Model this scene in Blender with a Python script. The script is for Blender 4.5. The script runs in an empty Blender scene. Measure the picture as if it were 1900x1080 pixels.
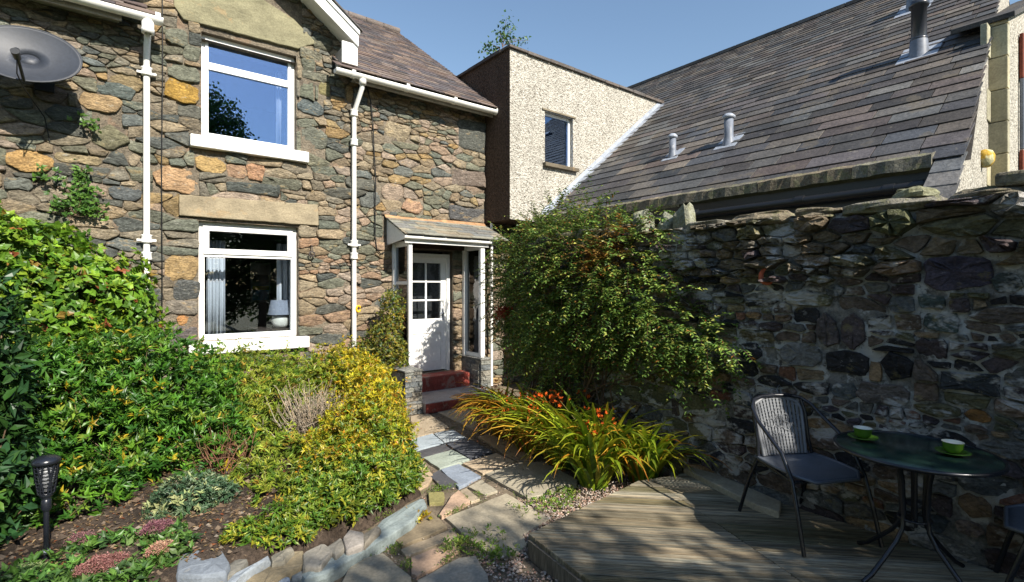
import bpy, math, random
import numpy as np
from math import radians as R, sin, cos, pi, sqrt

# ------------------------------------------------------------------ camera, sky, sun, exposure
S = bpy.context.scene
C = S.collection
CAM_Z = 1.80
F = 949.0
YAW = -38.3
HOR = 533.0
cd = bpy.data.cameras.new('camera'); cam = bpy.data.objects.new('camera', cd); C.objects.link(cam)
cam.location = (0, 0, CAM_Z); cam.rotation_euler = (R(90), 0, R(YAW))
cd.sensor_width = 36; cd.lens = F/1900*36; cd.shift_y = -(540-HOR)/1900; cd.clip_end = 1500; cd.clip_start = .05
S.camera = cam
SUND = np.array((-.035, 1.0, -.78)); SUND = SUND/np.linalg.norm(SUND)      # the way the light travels
SUN_EL = math.asin(-SUND[2])
w = bpy.data.worlds.new('World'); S.world = w; w.use_nodes = True
nt = w.node_tree; bg = nt.nodes['Background']
sky = nt.nodes.new('ShaderNodeTexSky'); sky.sky_type = 'NISHITA'; sky.sun_disc = False
sky.sun_elevation = SUN_EL; sky.sun_rotation = math.atan2(-SUND[0], -SUND[1])
sky.altitude = 200; sky.air_density = 1.35; sky.dust_density = .5; sky.ozone_density = 2.5
nt.links.new(sky.outputs[0], bg.inputs[0]); bg.inputs[1].default_value = .09
ld = bpy.data.lights.new('sun', 'SUN'); ld.energy = 5.0; ld.angle = R(.53); ld.color = (1, .93, .82)
sun = bpy.data.objects.new('sun', ld); C.objects.link(sun)
from mathutils import Vector, noise as mnoise
sun.rotation_euler = Vector(SUND).to_track_quat('-Z', 'Y').to_euler()
S.view_settings.view_transform = 'Standard'; S.view_settings.look = 'None'
S.view_settings.exposure = 0.88; S.view_settings.gamma = 1; S.view_settings.use_curve_mapping = False
S.render.engine = 'CYCLES'; S.cycles.use_denoising = True
S.cycles.max_bounces = 8; S.cycles.transparent_max_bounces = 16

# ------------------------------------------------------------------ helpers
rnd = random.Random(7)
_vd = (cos(R(90+YAW)), sin(R(90+YAW))); _rt = (_vd[1], -_vd[0])
def ray(px):
    t = (px-950)/F
    return _vd[0]+t*_rt[0], _vd[1]+t*_rt[1]
def on_y(px, py, Y):                       # a photo pixel on the plane y = Y
    a, b = ray(px); z = Y/b
    return (a*z, Y, CAM_Z+(HOR-py)/F*z)
def on_x(px, py, X):
    a, b = ray(px); z = X/a
    return (X, b*z, CAM_Z+(HOR-py)/F*z)
def on_z(px, py, Z):
    a, b = ray(px); z = F*(CAM_Z-Z)/(py-HOR)
    return (a*z, b*z, Z)

def mix(a, b, t): return tuple(a[i]*(1-t)+b[i]*t for i in range(3))
def jit(c, s, r=rnd):
    k = 1+r.uniform(-s, s); h = r.uniform(-s, s)*.35
    return (max(0, c[0]*k*(1+h)), max(0, c[1]*k), max(0, c[2]*k*(1-h)))

class MB:
    def __init__(s): s.v = []; s.f = []; s.c = []; s.sm = []
    def add(s, vs, fs, col=(.5, .5, .5), smooth=False):
        n = len(s.v); s.v.extend(vs)
        s.f.extend([tuple(i+n for i in f) for f in fs])
        if len(vs) and isinstance(col, list): s.c.extend(col)
        else: s.c.extend([col]*len(vs))
        s.sm.extend([smooth]*len(fs)); return s
    def box(s, x0, x1, y0, y1, z0, z1, col=(.5, .5, .5)):
        if x0 > x1: x0, x1 = x1, x0
        if y0 > y1: y0, y1 = y1, y0
        if z0 > z1: z0, z1 = z1, z0
        vs = [(x, y, z) for z in (z0, z1) for y in (y0, y1) for x in (x0, x1)]
        return s.add(vs, [(0, 2, 3, 1), (4, 5, 7, 6), (0, 1, 5, 4), (2, 6, 7, 3), (0, 4, 6, 2), (1, 3, 7, 5)], col)
    def prism(s, poly, z0, z1, col=(.5, .5, .5), tilt=(0, 0)):      # polygon CCW seen from +z
        n = len(poly); cx = sum(p[0] for p in poly)/n; cy = sum(p[1] for p in poly)/n
        vs = [(p[0], p[1], z0) for p in poly]+[(p[0], p[1], z1+tilt[0]*(p[0]-cx)+tilt[1]*(p[1]-cy)) for p in poly]
        fs = [tuple(range(n-1, -1, -1)), tuple(range(n, 2*n))]+[(i, (i+1) % n, n+(i+1) % n, n+i) for i in range(n)]
        return s.add(vs, fs, col)
    def hexa(s, p, col=(.5, .5, .5)):      # eight corners: bottom ring 0-3, top ring 4-7
        return s.add(list(p), [(3, 2, 1, 0), (4, 5, 6, 7), (0, 1, 5, 4), (1, 2, 6, 5), (2, 3, 7, 6), (3, 0, 4, 7)], col)
    def tube(s, pts, r, n=8, col=(.5, .5, .5), cap=True, smooth=True):
        pts = [Vector(p) for p in pts]; m = len(pts)
        rs = r if isinstance(r, (list, tuple)) else [r]*m
        vs = []; prev = None
        for i, p in enumerate(pts):
            t = (pts[min(i+1, m-1)]-pts[max(i-1, 0)])
            if t.length < 1e-9: t = Vector((0, 0, 1))
            t.normalize()
            if prev is None:
                a = Vector((0, 0, 1)) if abs(t.z) < .9 else Vector((1, 0, 0))
                u = t.cross(a).normalized()
            else:
                u = (prev-t*prev.dot(t)).normalized()
            prev = u; q = t.cross(u)
            for k in range(n):
                a = 2*pi*k/n; d = u*cos(a)+q*sin(a); vs.append(tuple(p+d*rs[i]))
        fs = []
        for i in range(m-1):
            for k in range(n):
                a = i*n+k; b = i*n+(k+1) % n; fs.append((a, b, b+n, a+n))
        s.add(vs, fs, col, smooth)
        if cap:
            s.add([vs[k] for k in range(n)], [tuple(range(n-1, -1, -1))], col)
            s.add([vs[(m-1)*n+k] for k in range(n)], [tuple(range(n))], col)
        return s
    def lathe(s, prof, c=(0, 0, 0), n=20, col=(.5, .5, .5), smooth=True):
        m = len(prof); vs = [(c[0]+r*cos(2*pi*k/n), c[1]+r*sin(2*pi*k/n), c[2]+z) for r, z in prof for k in range(n)]
        fs = [(i*n+k, i*n+(k+1) % n, (i+1)*n+(k+1) % n, (i+1)*n+k) for i in range(m-1) for k in range(n)]
        return s.add(vs, fs, col, smooth)
    def mesh(s, name, mat):
        me = bpy.data.meshes.new(name); me.from_pydata(s.v, [], s.f)
        ca = me.color_attributes.new('col', 'FLOAT_COLOR', 'POINT')
        arr = np.ones((len(s.v), 4), np.float32)
        if s.c: arr[:, :3] = np.array(s.c, np.float32)
        ca.data.foreach_set('color', arr.ravel())
        me.polygons.foreach_set('use_smooth', np.array(s.sm, bool)); me.materials.append(mat); me.update()
        return me
    def build(s, name, mat, parent=None, bevel=0, kind=None):
        o = bpy.data.objects.new(name, s.mesh(name, mat)); C.objects.link(o)
        if parent is not None: o.parent = parent
        if bevel:
            b = o.modifiers.new('bevel', 'BEVEL'); b.width = bevel; b.segments = 2; b.limit_method = 'ANGLE'
        if kind: o['kind'] = kind
        return o

def tag(o, label=None, cat=None, group=None, kind=None):
    if label: o['label'] = label
    if cat: o['category'] = cat
    if group: o['group'] = group
    if kind: o['kind'] = kind
    return o
def thing(name, label, cat, loc=(0, 0, 0), rz=0, group=None, sc=1):
    o = bpy.data.objects.new(name, None); C.objects.link(o); o.location = loc; o.rotation_euler = (0, 0, rz); o.scale = (sc,)*3
    o.empty_display_size = .1
    return tag(o, label, cat, group)
def inst(name, me, parent, loc=(0, 0, 0), rot=(0, 0, 0), sc=(1, 1, 1)):
    o = bpy.data.objects.new(name, me); C.objects.link(o); o.parent = parent
    o.location = loc; o.rotation_euler = rot; o.scale = sc; return o
def copy_tree(o, parent=None):
    c = o.copy(); C.objects.link(c); c.parent = parent
    for ch in list(o.children): copy_tree(ch, c)
    return c

# ------------------------------------------------------------------ materials
def mat(name, color=None, rough=.8, n1=(6, .35), n2=(60, .25), bump=(40, .3, .01), spot=None, spec=.3, metal=0, stretch=(1, 1, 1), bump2=None, rotz=0, trans=0):
    """base colour = colour attribute (or one colour) x two noises; optional spots (colour, scale, threshold); bump (scale, strength, distance)"""
    m = bpy.data.materials.new(name); m.use_nodes = True; t = m.node_tree; N = t.nodes; L = t.links
    P = N['Principled BSDF']; P.inputs['Roughness'].default_value = rough; P.inputs['Metallic'].default_value = metal
    P.inputs['Specular IOR Level'].default_value = spec
    geo = N.new('ShaderNodeNewGeometry'); mp = N.new('ShaderNodeMapping'); L.new(geo.outputs['Position'], mp.inputs['Vector'])
    mp.inputs['Scale'].default_value = stretch
    if rotz:
        mp.vector_type = 'TEXTURE'; mp.inputs['Rotation'].default_value = (0, 0, -rotz); mp.inputs['Scale'].default_value = [1/q for q in stretch]
    def noi(sc, det=4, rgh=.6):
        n = N.new('ShaderNodeTexNoise'); n.inputs['Scale'].default_value = sc; n.inputs['Detail'].default_value = det; n.inputs['Roughness'].default_value = rgh
        L.new(mp.outputs[0], n.inputs['Vector']); return n
    if color is None:
        a = N.new('ShaderNodeAttribute'); a.attribute_name = 'col'; cur = a.outputs['Color']
    else:
        a = N.new('ShaderNodeRGB'); a.outputs[0].default_value = (*color, 1); cur = a.outputs[0]
    for sc, amt in (n1, n2):
        if amt <= 0: continue
        n = noi(sc); mr = N.new('ShaderNodeMapRange'); mr.inputs[1].default_value = .3; mr.inputs[2].default_value = .7
        mr.inputs[3].default_value = 1-amt; mr.inputs[4].default_value = 1+amt; L.new(n.outputs[0], mr.inputs[0])
        mx = N.new('ShaderNodeVectorMath'); mx.operation = 'SCALE'; L.new(cur, mx.inputs[0]); L.new(mr.outputs[0], mx.inputs['Scale']); cur = mx.outputs[0]
    for sp in (spot or []):
        col, sc, th, amt = sp
        n = noi(sc, 5, .7); mr = N.new('ShaderNodeMapRange'); mr.inputs[1].default_value = th; mr.inputs[2].default_value = th+.06
        mr.inputs[4].default_value = amt; L.new(n.outputs[0], mr.inputs[0])
        mx = N.new('ShaderNodeMix'); mx.data_type = 'RGBA'; L.new(mr.outputs[0], mx.inputs[0]); L.new(cur, mx.inputs[6]); mx.inputs[7].default_value = (*col, 1); cur = mx.outputs[2]
    L.new(cur, P.inputs['Base Color'])
    prev = None
    for b in (bump, bump2):
        if not b: continue
        n = noi(b[0], 6, .65); bp = N.new('ShaderNodeBump'); bp.inputs['Strength'].default_value = b[1]; bp.inputs['Distance'].default_value = b[2]
        L.new(n.outputs[0], bp.inputs['Height'])
        if prev: L.new(prev, bp.inputs['Normal'])
        prev = bp.outputs[0]
    if prev: L.new(prev, P.inputs['Normal'])
    if trans:
        tr = N.new('ShaderNodeBsdfTranslucent'); ms = N.new('ShaderNodeMixShader'); ms.inputs[0].default_value = trans
        L.new(cur, tr.inputs[0]); L.new(P.outputs[0], ms.inputs[1]); L.new(tr.outputs[0], ms.inputs[2]); L.new(ms.outputs[0], N['Material Output'].inputs[0])
    return m

M = {}
M['stone'] = mat('wall_stone', None, .85, (9, .4), (34, .5), (20, 1, .04), [((.40, .27, .11), 4.5, .60, .45), ((.42, .41, .35), 13, .61, .6), ((.035, .035, .03), 17, .62, .7)], bump2=(75, .8, .012), stretch=(1, 1, 2.4))
M['stone_dark'] = mat('garden_wall_stone', None, .72, (8, .4), (45, .45), (24, 1, .035), [((.52, .50, .47), 2.4, .545, .85), ((.24, .20, .08), 7, .60, .5), ((.42, .40, .36), 26, .63, .6)], bump2=(100, .6, .008), stretch=(1, 1, 1.6))
M['mortar'] = mat('mortar', (.255, .215, .16), .95, (4, .3), (50, .35), (35, 1, .03), [((.13, .11, .09), 9, .55, .7), ((.36, .24, .16), 3, .55, .6)], bump2=(140, .8, .01))
M['mortar_grey'] = mat('lime_mortar', (.23, .22, .20), .95, (4, .4), (40, .4), (25, 1, .04), [((.62, .61, .58), 3, .47, .9), ((.04, .035, .03), 10, .58, .8)], bump2=(120, .8, .012))
M['lintel'] = mat('lintel_stone', None, .9, (4, .25), (50, .2), (18, .7, .02), [((.36, .24, .12), 3, .60, .4), ((.12, .13, .08), 8, .66, .3)], bump2=(80, .5, .006), stretch=(1, 1, 1.3))
M['slate'] = mat('roof_slate', None, .66, (2.2, .28), (30, .32), (24, .7, .014), [((.24, .22, .17), 9, .63, .55), ((.12, .10, .07), 2.2, .57, .5), ((.02, .02, .02), 6, .66, .5)], spec=.3, bump2=(120, .3, .004))
M['slate_old'] = mat('old_roof_slate', None, .7, (3, .25), (30, .3), (20, .8, .02), [((.26, .21, .16), 8, .62, .5)], spec=.3, bump2=(90, .5, .006))
M['paint'] = mat('white_paint', (.79, .79, .77), .38, (2, .05), (22, .06), (60, .2, .003), [((.5, .48, .42), 7, .66, .35)], spec=.5)
M['paint_old'] = mat('weathered_white_paint', (.76, .75, .71), .45, (4, .08), (40, .06), (50, .3, .003), [((.36, .25, .15), 6, .70, .6), ((.45, .45, .42), 16, .68, .4)], spec=.45)
M['sillpaint'] = mat('painted_sill', (.78, .77, .74), .5, (6, .06), (60, .05), (30, .5, .006), [((.45, .43, .38), 12, .70, .4)])
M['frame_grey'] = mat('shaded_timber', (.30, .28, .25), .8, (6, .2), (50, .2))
M['gutterblack'] = mat('black_plastic_gutter', (.015, .016, .018), .35, (5, .1), (40, .1), None, spec=.5)
M['cable'] = mat('black_cable', (.012, .012, .012), .5, (5, 0), (40, 0), None)
M['lead'] = mat('lead_flashing', (.30, .33, .38), .45, (5, .2), (40, .15), (12, .5, .02), None, spec=.6)
M['fluegrey'] = mat('grey_flue', (.15, .17, .21), .5, (8, .2), (40, .15), None, [((.5, .5, .5), 10, .65, .4)], spec=.4)
M['flueblack'] = mat('black_flue', (.03, .034, .045), .3, (5, .1), (40, 0), None, spec=.6)
M['dish'] = mat('satellite_dish', (.024, .029, .04), .55, (3, .25), (40, .15), (14, .12, .01), [((.12, .13, .16), 4, .58, .4)], spec=.6)
M['asphaltlead'] = mat('dark_roof_edge', (.05, .045, .04), .9, (6, .3), (60, .3), (30, .6, .02))
M['moss_edge'] = mat('mossy_stone_eave', None, .95, (8, .4), (50, .4), (30, 1, .03), [((.20, .20, .10), 9, .52, .6), ((.35, .33, .28), 20, .63, .5)], bump2=(90, .8, .01))
M['concrete'] = mat('concrete', None, .9, (3, .2), (40, .18), (50, .5, .01), [((.30, .26, .19), 5, .60, .4), ((.07, .07, .05), 8, .66, .3)], bump2=(140, .5, .004))
M['slab'] = mat('paving_slab', None, .85, (5, .18), (50, .18), (30, .5, .01), [((.35, .31, .22), 7, .62, .3), ((.08, .09, .04), 5, .66, .35)], bump2=(150, .4, .004))
M['redpaint'] = mat('red_step_paint', (.27, .055, .04), .7, (6, .25), (40, .25), (30, .5, .006), [((.30, .22, .17), 7, .53, .65)])
M['soil'] = mat('bed_soil', (.062, .045, .033), 1, (4, .4), (40, .5), (20, 1, .04), [((.22, .17, .12), 14, .60, .5)], bump2=(90, 1, .015))
M['bark'] = mat('bark', None, .9, (10, .3), (60, .3), (30, .6, .01))
M['wood'] = mat('weathered_deck_wood', None, .8, (1.6, .35), (9, .5), (12, .6, .006), [((.09, .10, .04), 1.0, .60, .5), ((.05, .045, .035), 5, .62, .6), ((.42, .39, .33), 7, .64, .5)], rotz=R(45), stretch=(.6, 9, 1))
M['leaf'] = mat('leaves', None, .42, (2.5, .22), (40, .12), None, spec=.4, trans=.28)
M['leafgloss'] = mat('glossy_leaves', None, .4, (3, .25), (40, .1), None, spec=.35, trans=.22)
M['petal'] = mat('petals', None, .6, (20, .1), (90, .1), None, spec=.2, trans=.25)
M['gravel'] = mat('gravel', None, .85, (20, .2), (90, .2), None)
M['wicker'] = mat('grey_wicker', (.19, .20, .215), .45, (8, .15), (80, .15), None, spec=.5)
M['wickerdark'] = mat('blue_grey_wicker', (.10, .115, .14), .42, (8, .15), (80, .15), None, spec=.55)
M['blacktube'] = mat('black_metal_tube', (.012, .014, .02), .25, (5, .1), (40, 0), None, spec=.6)
M['cupgreen'] = mat('green_glaze', (.07, .17, .015), .15, (5, .05), (40, 0), None, spec=.6)
M['cupwhite'] = mat('cream_glaze', (.75, .74, .62), .15, (5, .03), (40, 0), None, spec=.6)
M['curtain'] = mat('white_curtain', (.72, .72, .72), .9, (3, .05), (60, .05), None, trans=.3)
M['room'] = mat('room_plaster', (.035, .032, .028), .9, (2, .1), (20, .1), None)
M['ceramic'] = mat('cream_ceramic', (.62, .57, .47), .4, (3, .05), (60, .05), None)
M['shade'] = mat('grey_lamp_shade', (.20, .21, .24), .8, (3, .05), (60, .05), None)
M['terracotta'] = mat('terracotta', (.42, .10, .05), .7, (9, .2), (60, .2), None)
M['rust'] = mat('rusty_paint', (.17, .045, .025), .7, (9, .25), (60, .2), (40, .4, .006))
M['yellow'] = mat('yellow_plastic', (.75, .42, .02), .4, (9, .1), (60, .1), None)
M['iron'] = mat('rusty_iron', (.06, .05, .045), .6, (9, .3), (60, .2), (40, .4, .006))
M['col'] = mat('plain_coloured', None, .6, (9, .08), (60, .08), None)
M['grass'] = mat('lawn_grass', None, .7, (5, .3), (60, .2), None, trans=.2)

def pebble(name, base, chip, dark, sc=85):
    m = bpy.data.materials.new(name); m.use_nodes = True; t = m.node_tree; N = t.nodes; L = t.links; P = N['Principled BSDF']; P.inputs['Roughness'].default_value = .95
    P.inputs['Specular IOR Level'].default_value = .15
    g = N.new('ShaderNodeNewGeometry'); v = N.new('ShaderNodeTexVoronoi'); v.inputs['Scale'].default_value = sc*.45; L.new(g.outputs['Position'], v.inputs['Vector'])
    n = N.new('ShaderNodeTexNoise'); n.inputs['Scale'].default_value = 26; n.inputs['Detail'].default_value = 6; n.inputs['Roughness'].default_value = .75; L.new(g.outputs['Position'], n.inputs['Vector'])
    big = N.new('ShaderNodeTexNoise'); big.inputs['Scale'].default_value = 1.6; big.inputs['Detail'].default_value = 5; bm = N.new('ShaderNodeMapping'); bm.inputs['Scale'].default_value = (2.2, 2.2, .35); L.new(g.outputs['Position'], bm.inputs['Vector']); L.new(bm.outputs[0], big.inputs['Vector'])
    cr = N.new('ShaderNodeValToRGB'); cr.color_ramp.elements[0].position = .36; cr.color_ramp.elements[0].color = (*dark, 1); cr.color_ramp.elements[1].position = .5; cr.color_ramp.elements[1].color = (*base, 1)
    e = cr.color_ramp.elements.new(.68); e.color = (*chip, 1); L.new(n.outputs[0], cr.inputs[0])
    mr = N.new('ShaderNodeMapRange'); mr.inputs[1].default_value = .3; mr.inputs[2].default_value = .7; mr.inputs[3].default_value = .86; mr.inputs[4].default_value = 1.08; L.new(big.outputs[0], mr.inputs[0])
    mx = N.new('ShaderNodeVectorMath'); mx.operation = 'SCALE'; L.new(cr.outputs[0], mx.inputs[0]); L.new(mr.outputs[0], mx.inputs['Scale']); L.new(mx.outputs[0], P.inputs['Base Color'])
    b = N.new('ShaderNodeBump'); b.inputs['Strength'].default_value = 1; b.inputs['Distance'].default_value = .02; L.new(v.outputs['Distance'], b.inputs['Height'])
    b2 = N.new('ShaderNodeBump'); b2.inputs['Strength'].default_value = .9; b2.inputs['Distance'].default_value = .02; L.new(n.outputs[0], b2.inputs['Height']); L.new(b.outputs[0], b2.inputs['Normal']); L.new(b2.outputs[0], P.inputs['Normal'])
    return m
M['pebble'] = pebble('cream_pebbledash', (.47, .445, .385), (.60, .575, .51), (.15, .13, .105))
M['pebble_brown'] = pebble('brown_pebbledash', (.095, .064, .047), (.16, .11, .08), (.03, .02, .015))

def glassmat(name, refl=.25, tint=(.9, .95, 1), rough=0.0, gcol=(1, 1, 1)):
    m = bpy.data.materials.new(name); m.use_nodes = True; t = m.node_tree; N = t.nodes; L = t.links
    for n in list(N):
        if n.type == 'BSDF_PRINCIPLED': N.remove(n)
    tr = N.new('ShaderNodeBsdfTransparent'); tr.inputs[0].default_value = (*tint, 1)
    gl = N.new('ShaderNodeBsdfGlossy'); gl.inputs['Roughness'].default_value = rough; gl.inputs[0].default_value = (*gcol, 1)
    fr = N.new('ShaderNodeFresnel'); fr.inputs[0].default_value = 1.52
    ad = N.new('ShaderNodeMath'); ad.operation = 'ADD'; ad.use_clamp = True; L.new(fr.outputs[0], ad.inputs[0]); ad.inputs[1].default_value = refl
    ms = N.new('ShaderNodeMixShader'); L.new(ad.outputs[0], ms.inputs[0]); L.new(tr.outputs[0], ms.inputs[1]); L.new(gl.outputs[0], ms.inputs[2])
    L.new(ms.outputs[0], N['Material Output'].inputs[0]); return m
M['glass'] = glassmat('window_glass', .03)
M['glass_up'] = glassmat('reflecting_window_glass', .24, gcol=(.42, .58, .88))
M['glass_green'] = mat('green_patterned_glass', (.013, .032, .026), .14, (5, .3), (60, .3), (45, .25, .004), spec=.8)

# ------------------------------------------------------------------ polygons and rubble masonry
def clip(poly, nx, ny, d):                 # keep nx*x + ny*y <= d
    out = []; n = len(poly)
    for i in range(n):
        a = poly[i]; b = poly[(i+1) % n]; da = nx*a[0]+ny*a[1]-d; db = nx*b[0]+ny*b[1]-d
        if da <= 0: out.append(a)
        if (da < 0 < db) or (db < 0 < da):
            t = da/(da-db); out.append((a[0]+t*(b[0]-a[0]), a[1]+t*(b[1]-a[1])))
    return out
def area(p): return .5*sum(p[i][0]*p[(i+1) % len(p)][1]-p[(i+1) % len(p)][0]*p[i][1] for i in range(len(p)))
def ccw(p): return p if area(p) > 0 else p[::-1]
def chaikin(p, k=.25):
    o = []
    for i in range(len(p)):
        a = p[i]; b = p[(i+1) % len(p)]
        o.append((a[0]*(1-k)+b[0]*k, a[1]*(1-k)+b[1]*k)); o.append((a[0]*k+b[0]*(1-k), a[1]*k+b[1]*(1-k)))
    return o
def resample(p, n, r, j=0):
    L = []; tot = 0
    for i in range(len(p)):
        d = math.dist(p[i], p[(i+1) % len(p)]); L.append(d); tot += d
    out = []; i = 0; acc = 0; off = r.random()*tot/n
    for k in range(n):
        t = off+k*tot/n
        while t > acc+L[i % len(p)]: acc += L[i % len(p)]; i += 1
        a = p[i % len(p)]; b = p[(i+1) % len(p)]; s = (t-acc)/max(L[i % len(p)], 1e-9)
        out.append((a[0]+s*(b[0]-a[0])+r.uniform(-j, j), a[1]+s*(b[1]-a[1])+r.uniform(-j, j)))
    return out
def rubble(u0, u1, v0, v1, rows, r, feats=(), holes=(), gap=.008, aspect=2.2, wid=(1.2, 3.4), top=None):
    """uneven courses of weighted cells -> list of (polygon, colour or None)"""
    pts = []; v = v0
    while v < v1+.1:
        h = rows(r); u = u0-.2
        while u < u1+.3:
            wd = h*r.uniform(*wid)
            pts.append((u+wd/2, v+h/2+.05*sin(u*1.7+v*2)+.03*sin(u*4.1+v)+r.uniform(-.28, .28)*h, h, wd)); u += wd
            if r.random() < .12 and h > .1:              # a thin pair in place of one
                x, y, _, _ = pts.pop(); pts.append((x, y-h*.25, h*.5, wd)); pts.append((x, y+h*.25, h*.5, wd))
        v += h
    fr = []
    for f in feats: fr.append((f[0], f[1], f[2], f[3]))
    obst = fr+list(holes)
    P = [p for p in pts if not any(a-.01 < p[0] < b+.01 and c-.01 < p[1] < d+.01 for a, b, c, d in obst)]
    A = np.array([(p[0]/aspect, p[1]) for p in P]); W = np.array([(min(p[2], p[3]/aspect)*.42)**2 for p in P])
    D = ((A[:, None, :]-A[None])**2).sum(-1); NB = np.argsort(D, axis=1)[:, 1:22]
    out = []
    for i, p in enumerate(P):
        if p[0] < u0-.05 or p[0] > u1+.05 or p[1] > v1+.02: continue
        x, y = A[i]; s = .6
        poly = [(x-s, y-s), (x+s, y-s), (x+s, y+s), (x-s, y+s)]
        for j in NB[i]:
            dx, dy = A[j]-A[i]; L = math.hypot(dx, dy)
            if L < 1e-6: continue
            c = (L*L+W[i]-W[j])/(2*L)
            poly = clip(poly, dx/L, dy/L, (dx*x+dy*y)/L+c-gap*(1/aspect*abs(dx/L)+abs(dy/L)))
            if len(poly) < 3: break
        if len(poly) < 3: continue
        poly = [(q[0]*aspect, q[1]) for q in poly]; px, py = p[0], p[1]
        for a, b, c, d in obst:
            if min(q[0] for q in poly) < b and max(q[0] for q in poly) > a and min(q[1] for q in poly) < d and max(q[1] for q in poly) > c:
                e = [(a-px, 0), (px-b, 1), (c-py, 2), (py-d, 3)]; k = max(e)[1]; g = gap
                poly = clip(poly, *[(1, 0, a-g), (-1, 0, -b-g), (0, 1, c-g), (0, -1, -d-g)][k])
                if len(poly) < 3: break
        if len(poly) < 3: continue
        poly = clip(poly, -1, 0, -u0); poly = clip(poly, 1, 0, u1) if len(poly) > 2 else poly; poly = clip(poly, 0, -1, -v0) if len(poly) > 2 else poly
        poly = clip(poly, 0, 1, v1) if len(poly) > 2 else poly
        if len(poly) < 3 or abs(area(poly)) < .0006: continue
        out.append((ccw(poly), None))
    for f in feats:
        a, b, c, d = f[:4]; g = gap; k = min(b-a, d-c)*f[5] if len(f) > 5 else min(b-a, d-c)*.22
        q = [(a+g+k, c+g), ((a+b)/2, c+g), (b-g-k, c+g), (b-g, c+g+k), (b-g, d-g-k), (b-g-k*.8, d-g), ((a+b)/2, d-g), (a+g+k, d-g), (a+g, d-g-k), (a+g, c+g+k*.8)]; jj = min(b-a, d-c)*.09
        out.append(([(x+r.uniform(-jj, jj), y+r.uniform(-jj, jj)) for x, y in q], f[4]))
    return out
def stone_geo(poly, to3, depth, col, r, n=None, flip=False, back=-.03):
    ar = abs(area(poly))
    if n is None: n = 9 if ar < .008 else (12 if ar < .03 else 16)
    jt = min(.011, sqrt(ar)*.06); r0 = chaikin(poly, r.uniform(.06, .16)); ring = []
    for i in range(len(r0)):
        a = r0[i]; b = r0[(i+1) % len(r0)]; L = math.dist(a, b)
        if L < .008: continue
        ring.append((a[0]+r.uniform(-jt, jt)*.5, a[1]+r.uniform(-jt, jt)*.5))
        if L > .09: ring.append(((a[0]+b[0])/2+r.uniform(-jt, jt), (a[1]+b[1])/2+r.uniform(-jt, jt)))
    n = len(ring); cx = sum(p[0] for p in ring)/n; cy = sum(p[1] for p in ring)/n
    tu, tv = r.uniform(-.14, .14), r.uniform(-.25, .25); vs = []; rad = sqrt(ar)
    layers = [(1.0, back), (1.0, depth*.5), (.93, depth*.92), (.55, depth)]
    for s, d in layers:
        for p in ring:
            x = cx+(p[0]-cx)*s; y = cy+(p[1]-cy)*s
            dd = d+(0 if d < 0 else (tu*(x-cx)+tv*(y-cy))+r.uniform(-.30, .30)*depth*(1 if s < 1 else .6))
            vs.append(to3(x, y, dd))
    vs.append(to3(cx, cy, depth*r.uniform(.9, 1.15)))
    fs = []
    for k in range(3):
        for i in range(n): fs.append((k*n+i, k*n+(i+1) % n, (k+1)*n+(i+1) % n, (k+1)*n+i))
    for i in range(n): fs.append((3*n+i, 3*n+(i+1) % n, 4*n))
    if flip: fs = [f[::-1] for f in fs]
    return vs, fs, col
def centre_build(geo, name, m, parent, smooth=True):
    vs, fs, col = geo; n = len(vs); c = [sum(v[i] for v in vs)/n for i in range(3)]
    b = MB(); b.add([(v[0]-c[0], v[1]-c[1], v[2]-c[2]) for v in vs], fs, col, smooth)
    o = b.build(name, m, parent); o.location = c; return o
def wall_stones(cells, to3, pal, depth, r, m, parent, flip=False, vis=None, limit=300, name='stone', smooth=True):
    L = []
    for poly, col in cells:
        cx = sum(p[0] for p in poly)/len(poly); cy = sum(p[1] for p in poly)/len(poly)
        if col is None: col = jit(pal(cx, cy, r), .18, r)
        g = stone_geo(poly, to3, r.uniform(*depth), col, r, flip=flip)
        c = to3(cx, cy, 0); zz = _vd[0]*c[0]+_vd[1]*c[1]
        inview = zz > .5 and abs((_rt[0]*c[0]+_rt[1]*c[1])/zz) < 1.03 and -.62 < (c[2]-CAM_Z)/zz < .6 and (vis is None or vis(c))
        L.append((abs(area(poly))/max(zz, 1)**2 if inview else 0, g))
    L.sort(key=lambda a: -a[0]); rest = MB()
    for i, (a, g) in enumerate(L):
        if i < limit and a > 0: centre_build(g, name, m, parent, smooth)
        else: rest.add(g[0], g[1], g[2], smooth)
    if rest.v: rest.build('rubble_stones' if name == 'stone' else name+'s', m, parent, kind='stuff')

def pointing(to3, u0, u1, v0, v1, step, holes, ok, seed, amp, base=0, flip=False, col=(.4, .3, .2)):
    """smeared, uneven mortar that laps over the edges of the stones"""
    nu = int((u1-u0)/step); nv = int((v1-v0)/step); vs = []; fs = []
    for j in range(nv+1):
        v = v0+(v1-v0)*j/nv
        for i in range(nu+1):
            u = u0+(u1-u0)*i/nu
            d = base+amp*(.9*mnoise.noise(Vector((u*3.1+seed, v*4.2, 0)))+.7*mnoise.noise(Vector((u*11, v*15, seed)))+.55*mnoise.noise(Vector((u*31, v*38, seed))))
            vs.append(to3(u, v, d))
    for j in range(nv):
        for i in range(nu):
            cu = u0+(u1-u0)*(i+.5)/nu; cv = v0+(v1-v0)*(j+.5)/nv
            if any(h[0]-step < cu < h[1]+step and h[2]-step < cv < h[3]+step for h in holes) or not ok(cu, cv): continue
            k = j*(nu+1)+i; f = (k, k+1, k+nu+2, k+nu+1); fs.append(f[::-1] if flip else f)
    return MB().add(vs, fs, col, True)
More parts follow.
